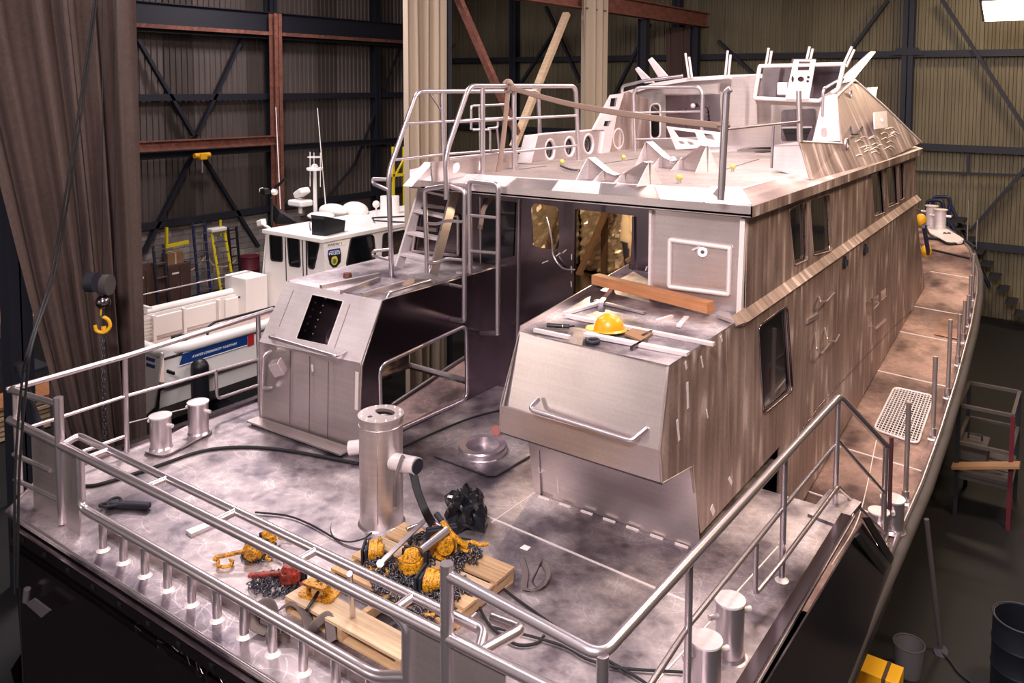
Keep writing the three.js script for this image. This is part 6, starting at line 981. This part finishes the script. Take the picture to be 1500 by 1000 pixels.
// ---------- along the long wall ----------
{
  const wx = -17.3, q = (px, py) => pX(wx, px, py), gz = px => q(px, 440).z;
  const cabinet = (p0, p1, py, label) => { const a = q(p0, py), b = q(p1, py), t = thing('steel_cabinet', label, 'cabinet'), h = a.y - FLOOR, w = Math.abs(a.z - b.z), c = (a.z + b.z) / 2; part(t, 'body', rbox(0.6, h, w, 0.01, wx - 0.3, FLOOR + h / 2, c), M.brown); for (const s of [-1, 1]) { const d = part(t, 'door', box(0.02, h * 0.9, w * 0.46, wx + 0.01, FLOOR + h / 2, c + s * w * 0.24), M.brown); part(d, 'handle', box(0.02, 0.12, 0.02, wx + 0.03, FLOOR + h * 0.55, c + s * 0.05), M.tube); } part(t, 'label_strip', box(0.012, 0.05, w * 0.3, wx + 0.03, FLOOR + h * 0.82, c + w * 0.2), M.white); return t; };
  cabinet(180, 244, 399, 'brown steel cabinet beside the curtain edge'); cabinet(246, 279, 390, 'taller brown steel cabinet next to the grey ladder');
  const bx = (n, px, py, w, h, m, l) => { const p = q(px, py), t = thing(n, l, 'box'); part(t, 'carton', box(0.35, h, w, wx - 0.3, p.y + h / 2, p.z), m); part(t, 'tape', box(0.36, h + 0.004, 0.05, wx - 0.3, p.y + h / 2, p.z), M.wood); };
  bx('carton', 261, 390, 0.5, 0.4, M.card, 'cardboard carton on top of the taller cabinet'); bx('carton', 228, 399, 0.6, 0.18, M.white, 'low white carton on top of the cabinet by the curtain');
  const ladder = (name, p0, p1, yt, m, rm, label, rungs, lean) => { const t = thing(name, label, 'ladder'), a = q(p0, yt), b = q(p1, yt), y1 = a.y, off = V(lean, 0, 0); for (const s of [a, b]) part(t, 'rail', beam([wx + lean, FLOOR, s.z], [wx, y1, s.z], 0.03, 0.08, V(0, 0, 1)), m); for (let i = 0; i < rungs; i++) { const k = (i + 0.7) / rungs, y = FLOOR + (y1 - FLOOR) * k; part(t, 'rung', beam([wx + lean * (1 - k), y, a.z], [wx + lean * (1 - k), y, b.z], 0.08, 0.03), rm); } return t; };
  ladder('ladder', 282, 299, 326, M.navy, M.tube, 'dark ladder with grey treads standing left of the yellow ladder', 9, 0.3);
  const yl = ladder('step_ladder', 309, 328, 336, M.paintYellow, M.tube, 'yellow stepladder with a cloth over its top', 7, 0.55); { const p = q(318, 336); part(yl, 'cloth', rbox(0.3, 0.14, 0.55, 0.05, wx, p.y, p.z), M.white); }
  ladder('ladder', 334, 346, 334, M.black, M.steel, 'black ladder standing right of the yellow ladder', 8, 0.25); ladder('step_ladder', 224, 239, 360, M.steel, M.tube, 'short grey stepladder behind the cartons', 5, 0.3);
  { const t = thing('drum', 'dark red drum with ribs by the police boat cabin', 'drum'), p = q(366, 375), h = p.y - FLOOR; part(t, 'body', lathe([[0, 0], [0.3, 0], [0.3, h * 0.3], [0.315, h * 0.33], [0.3, h * 0.36], [0.3, h * 0.63], [0.315, h * 0.66], [0.3, h * 0.69], [0.3, h], [0, h]], wx, FLOOR, p.z, 24), M.drumRed); part(t, 'lid_rim', new THREE.TorusGeometry(0.3, 0.02, 6, 24).rotateX(Math.PI / 2).translate(wx, p.y, p.z), M.drumRed); }
  { const t = thing('guard_frame', 'yellow painted guard frame fixed over the cabinets', 'frame'); part(t, 'post', [beam(q(244, 333), q(244, 360), 0.06, 0.08, V(1, 0, 0))], M.paintYellow); part(t, 'bar', beam(q(242, 361), q(276, 354), 0.06, 0.1), M.paintYellow); part(t, 'far_post', beam(q(323, 322), q(323, 345), 0.05, 0.06, V(1, 0, 0)), M.paintYellow); }
  tag(part(scene, 'rope', cable([q(280, 396), q(292, 388), q(302, 376), q(312, 388), q(326, 391), q(340, 386), q(350, 374)], 0.03, 50), M.wood), 'pale rope draped across the ladders', 'rope');
  // small wall hoist on the red beam
  { const t = thing('beam_hoist', 'small beam hoist hanging under the rust red beam', 'hoist'), c = pX(-17.2, 296, 229); part(t, 'body', [rbox(0.24, 0.2, 0.24, 0.03, c.x, c.y, c.z), cyl(c.clone().add(V(0, 0.03, -0.26)), c.clone().add(V(0, 0.03, 0.26)), 0.08)], M.yellow); part(t, 'hook', cyl(c, c.clone().add(V(0, -0.5, 0)), 0.03), M.tube); part(t, 'chain', cyl(c.clone().add(V(0, -0.5, 0)), V(c.x, -1.2, c.z), 0.012, 0.012, 6), M.steel); }
}
{ const t = thing('yellow_gantry', 'slender yellow gantry frame beyond the police boat roof', 'gantry'), x = -10.6, q = (a, b) => pX(x, a, b); for (const a of [576, 592]) part(t, 'leg', beam(V(x, FLOOR, q(a, 250).z), V(x, q(a, 215).y, q(a, 250).z), 0.06, 0.06, V(1, 0, 0)), M.paintYellow); part(t, 'brace', beam(q(576, 262), q(592, 232), 0.04, 0.04), M.paintYellow); part(t, 'bar', beam(q(570, 257), q(600, 255), 0.06, 0.08), M.paintYellow); ground(t); }
{ // bench and shelves beyond the curtain edge on the left
  const x = -8.8, q = (a, b) => pX(x, a, b), t = thing('workbench', 'dark steel workbench behind the brown curtain edge', 'bench'), y = q(20, 471).y, z0 = q(-60, 471).z, z1 = q(75, 471).z;
  part(t, 'top', box(0.9, 0.05, Math.abs(z1 - z0), x - 0.45, y, (z0 + z1) / 2), M.tube); for (const z of [z0, (z0 + z1) / 2, z1]) part(t, 'leg', box(0.06, y - FLOOR, 0.06, x - 0.05, (y + FLOOR) / 2, z), M.tube); part(t, 'back_panel', box(0.04, 1.6, Math.abs(z1 - z0) + 1, x - 0.9, y + 0.6, (z0 + z1) / 2), M.black); part(t, 'shelf', box(0.9, 0.04, Math.abs(z1 - z0), x - 0.45, y - 0.9, (z0 + z1) / 2), M.steel);
  part(t, 'lintel', box(0.06, 0.3, Math.abs(z1 - z0) + 1, x - 0.86, q(20, 388).y, (z0 + z1) / 2), M.wood); ground(t);
  const h = q(10, 460); hardHat(V(x - 0.3, y + 0.035, h.z), 1.0, 'yellow hard hat on the workbench behind the curtain');
  const bk = thing('tool_tray', 'pale tool tray on the workbench beside the curtain', 'tray'), p = q(40, 464); part(bk, 'tray', rbox(0.3, 0.1, 0.4, 0.02, x - 0.3, y + 0.08, p.z), M.tube); part(bk, 'handle', pipe([[x - 0.3, y + 0.12, p.z - 0.15], [x - 0.3, y + 0.2, p.z - 0.1], [x - 0.3, y + 0.2, p.z + 0.1], [x - 0.3, y + 0.12, p.z + 0.15]], 0.012, 0.03), M.steel);
  const st = thing('plank_stack', 'stack of pale planks on the floor behind the port railing', 'planks'), c = pY(FLOOR + 0.6, 25, 585); for (let i = 0; i < 7; i++) part(st, 'plank', box(0.9 + rr(-0.1, 0.1), 0.06, 3.4, c.x + rr(-0.05, 0.05), FLOOR + 0.06 + i * 0.1, c.z), i === 6 ? M.timber : M.wood); for (let i = 0; i < 6; i++) part(st, 'spacer', box(0.9, 0.04, 0.06, c.x, FLOOR + 0.11 + i * 0.1, c.z + (i % 2 ? 1 : -1)), M.card);
}
// ---------- dark floor to starboard ----------
{
  const b = thing('bucket', 'grey bucket standing on the dark floor by the hull', 'bucket'), p = pY(FLOOR, 1330, 985); part(b, 'pail', lathe([[0, 0.01], [0.13, 0.01], [0.165, 0.36], [0.175, 0.36], [0.14, 0], [0, 0]], 0, 0, 0, 24), mat(0x5a5658, { roughness: 0.7, side: THREE.DoubleSide })); part(b, 'rim', new THREE.TorusGeometry(0.17, 0.01, 6, 24).rotateX(Math.PI / 2).translate(0, 0.36, 0), M.primer); b.position.copy(p);
  const d = thing('waste_drum', 'large dark open drum with a hoop on the floor to starboard', 'drum'), c = pY(FLOOR + 0.88, 1497, 905); part(d, 'shell', lathe([[0.29, 0], [0.29, 0.29], [0.3, 0.31], [0.29, 0.33], [0.29, 0.58], [0.3, 0.6], [0.29, 0.62], [0.29, 0.88], [0.27, 0.88], [0.27, 0.05], [0, 0.05]], 0, 0, 0, 28), mat(0x1c2028, { roughness: 0.5, metalness: 0.3, side: THREE.DoubleSide })); part(d, 'hoop', new THREE.TorusGeometry(0.29, 0.012, 6, 28).rotateX(Math.PI / 2).translate(0, 0.88, 0), M.steel); d.position.set(c.x, FLOOR, c.z);
  const f = thing('work_platform', 'low dark work platform with red posts beside the hull', 'platform'), z = -14.3, Z = (a, y) => pZ(z, a, y), yt = Z(1440, 600).y, x0 = Z(1405, 600).x, x1 = Z(1484, 605).x, za = z - 1.2;
  for (const [x, zz] of [[x0, z], [x1, z], [x0, za], [x1, za]]) part(f, 'post', box(0.06, yt - FLOOR, 0.06, x, (yt + FLOOR) / 2, zz), x === x1 && zz === z ? M.drumRed : M.steel);
  for (const y of [yt, yt - 0.6, yt - 1.15]) part(f, 'rail', [beam([x0, y, z], [x1, y, z], 0.05, 0.05), beam([x0, y, za], [x1, y, za], 0.05, 0.05), beam([x0, y, z], [x0, y, za], 0.05, 0.05), beam([x1, y, z], [x1, y, za], 0.05, 0.05)], M.primer);
  part(f, 'deck_board', [0, 1, 2].map(i => box(x1 - x0, 0.05, 0.36, (x0 + x1) / 2, yt - 1.1, z - 0.2 - i * 0.4)), M.primer); ground(f);
  const tb = thing('tool_box', 'brown tool box standing on the dark platform', 'box'); part(tb, 'case', rbox(0.4, 0.3, 0.5, 0.02, (x0 + x1) / 2 - 0.2, yt - 0.92, z - 0.7), M.primer); part(tb, 'handle', pipe([[(x0 + x1) / 2 - 0.3, yt - 0.77, z - 0.7], [(x0 + x1) / 2 - 0.3, yt - 0.68, z - 0.7], [(x0 + x1) / 2 - 0.1, yt - 0.68, z - 0.7], [(x0 + x1) / 2 - 0.1, yt - 0.77, z - 0.7]], 0.015, 0.03), M.steel);
  const pb = thing('plank', 'weathered plank lying along the platform rail', 'plank'); part(pb, 'board', beam(pZ(z + 0.1, 1395, 682), pZ(z + 0.1, 1494, 681), 0.22, 0.04), M.card); ground(pb);
  const yb = pY(FLOOR + 0.75, 1288, 955); for (const [dx, dy, dz, m, l] of [[0, 0, 0, M.yellow, 'upper yellow cribbing block under the hull side'], [-0.12, -0.3, 0.35, M.yellow, 'lower yellow cribbing block under the hull side']]) { const t = thing('cribbing_block', l, 'block'); part(t, 'block', rbox(0.55, 0.28, 0.32, 0.01, yb.x + dx - 0.05, FLOOR + (dy < 0 ? 0.14 : 0.44), yb.z + dz), m); part(t, 'strap', box(0.04, 0.284, 0.326, yb.x + dx + 0.08, FLOOR + (dy < 0 ? 0.14 : 0.44), yb.z + dz), M.brown); }
  { const t = thing('white_crate', 'white crate with a timber edge on the floor under the hull', 'crate'), q = pY(FLOOR + 0.4, 1272, 990); part(t, 'box', rbox(0.5, 0.36, 0.4, 0.02, q.x, FLOOR + 0.2, q.z), M.white); part(t, 'edge', box(0.54, 0.05, 0.06, q.x, FLOOR + 0.4, q.z - 0.2), M.timber); }
  const pr = thing('shoring_prop', 'steel shoring prop leaning against the hull side', 'prop'); part(pr, 'tube', cyl(pY(FLOOR + 0.02, 1378, 952), pX(3.95, 1357, 760), 0.03), M.primer); part(pr, 'foot', cyl(pY(FLOOR + 0.01, 1378, 955), pY(FLOOR + 0.04, 1378, 953), 0.08), M.steel);
  cableObj('dark cable winding over the floor to starboard', [pY(FLOOR + 0.02, 1378, 955), pY(FLOOR + 0.02, 1390, 965), pY(FLOOR + 0.02, 1405, 985), pY(FLOOR + 0.02, 1430, 1005)], 0.015);
  for (const zz of [-6, -12, -18]) { const t = thing('keel_block', 'timber keel block carrying the big boat', 'block', 'keel blocks under the big boat'); part(t, 'baulk', [box(1.2, 0.28, 0.4, 0, FLOOR + 0.14, zz)], M.wood); part(t, 'wedge', box(1.0, 0.05, 0.3, 0, FLOOR + 0.3, zz), M.timber); }
}
scene.traverse(o => { if (o.isMesh) { o.castShadow = true; o.receiveShadow = true; } if (o.isRectAreaLight) o.castShadow = true; });
renderer.render(scene, camera);
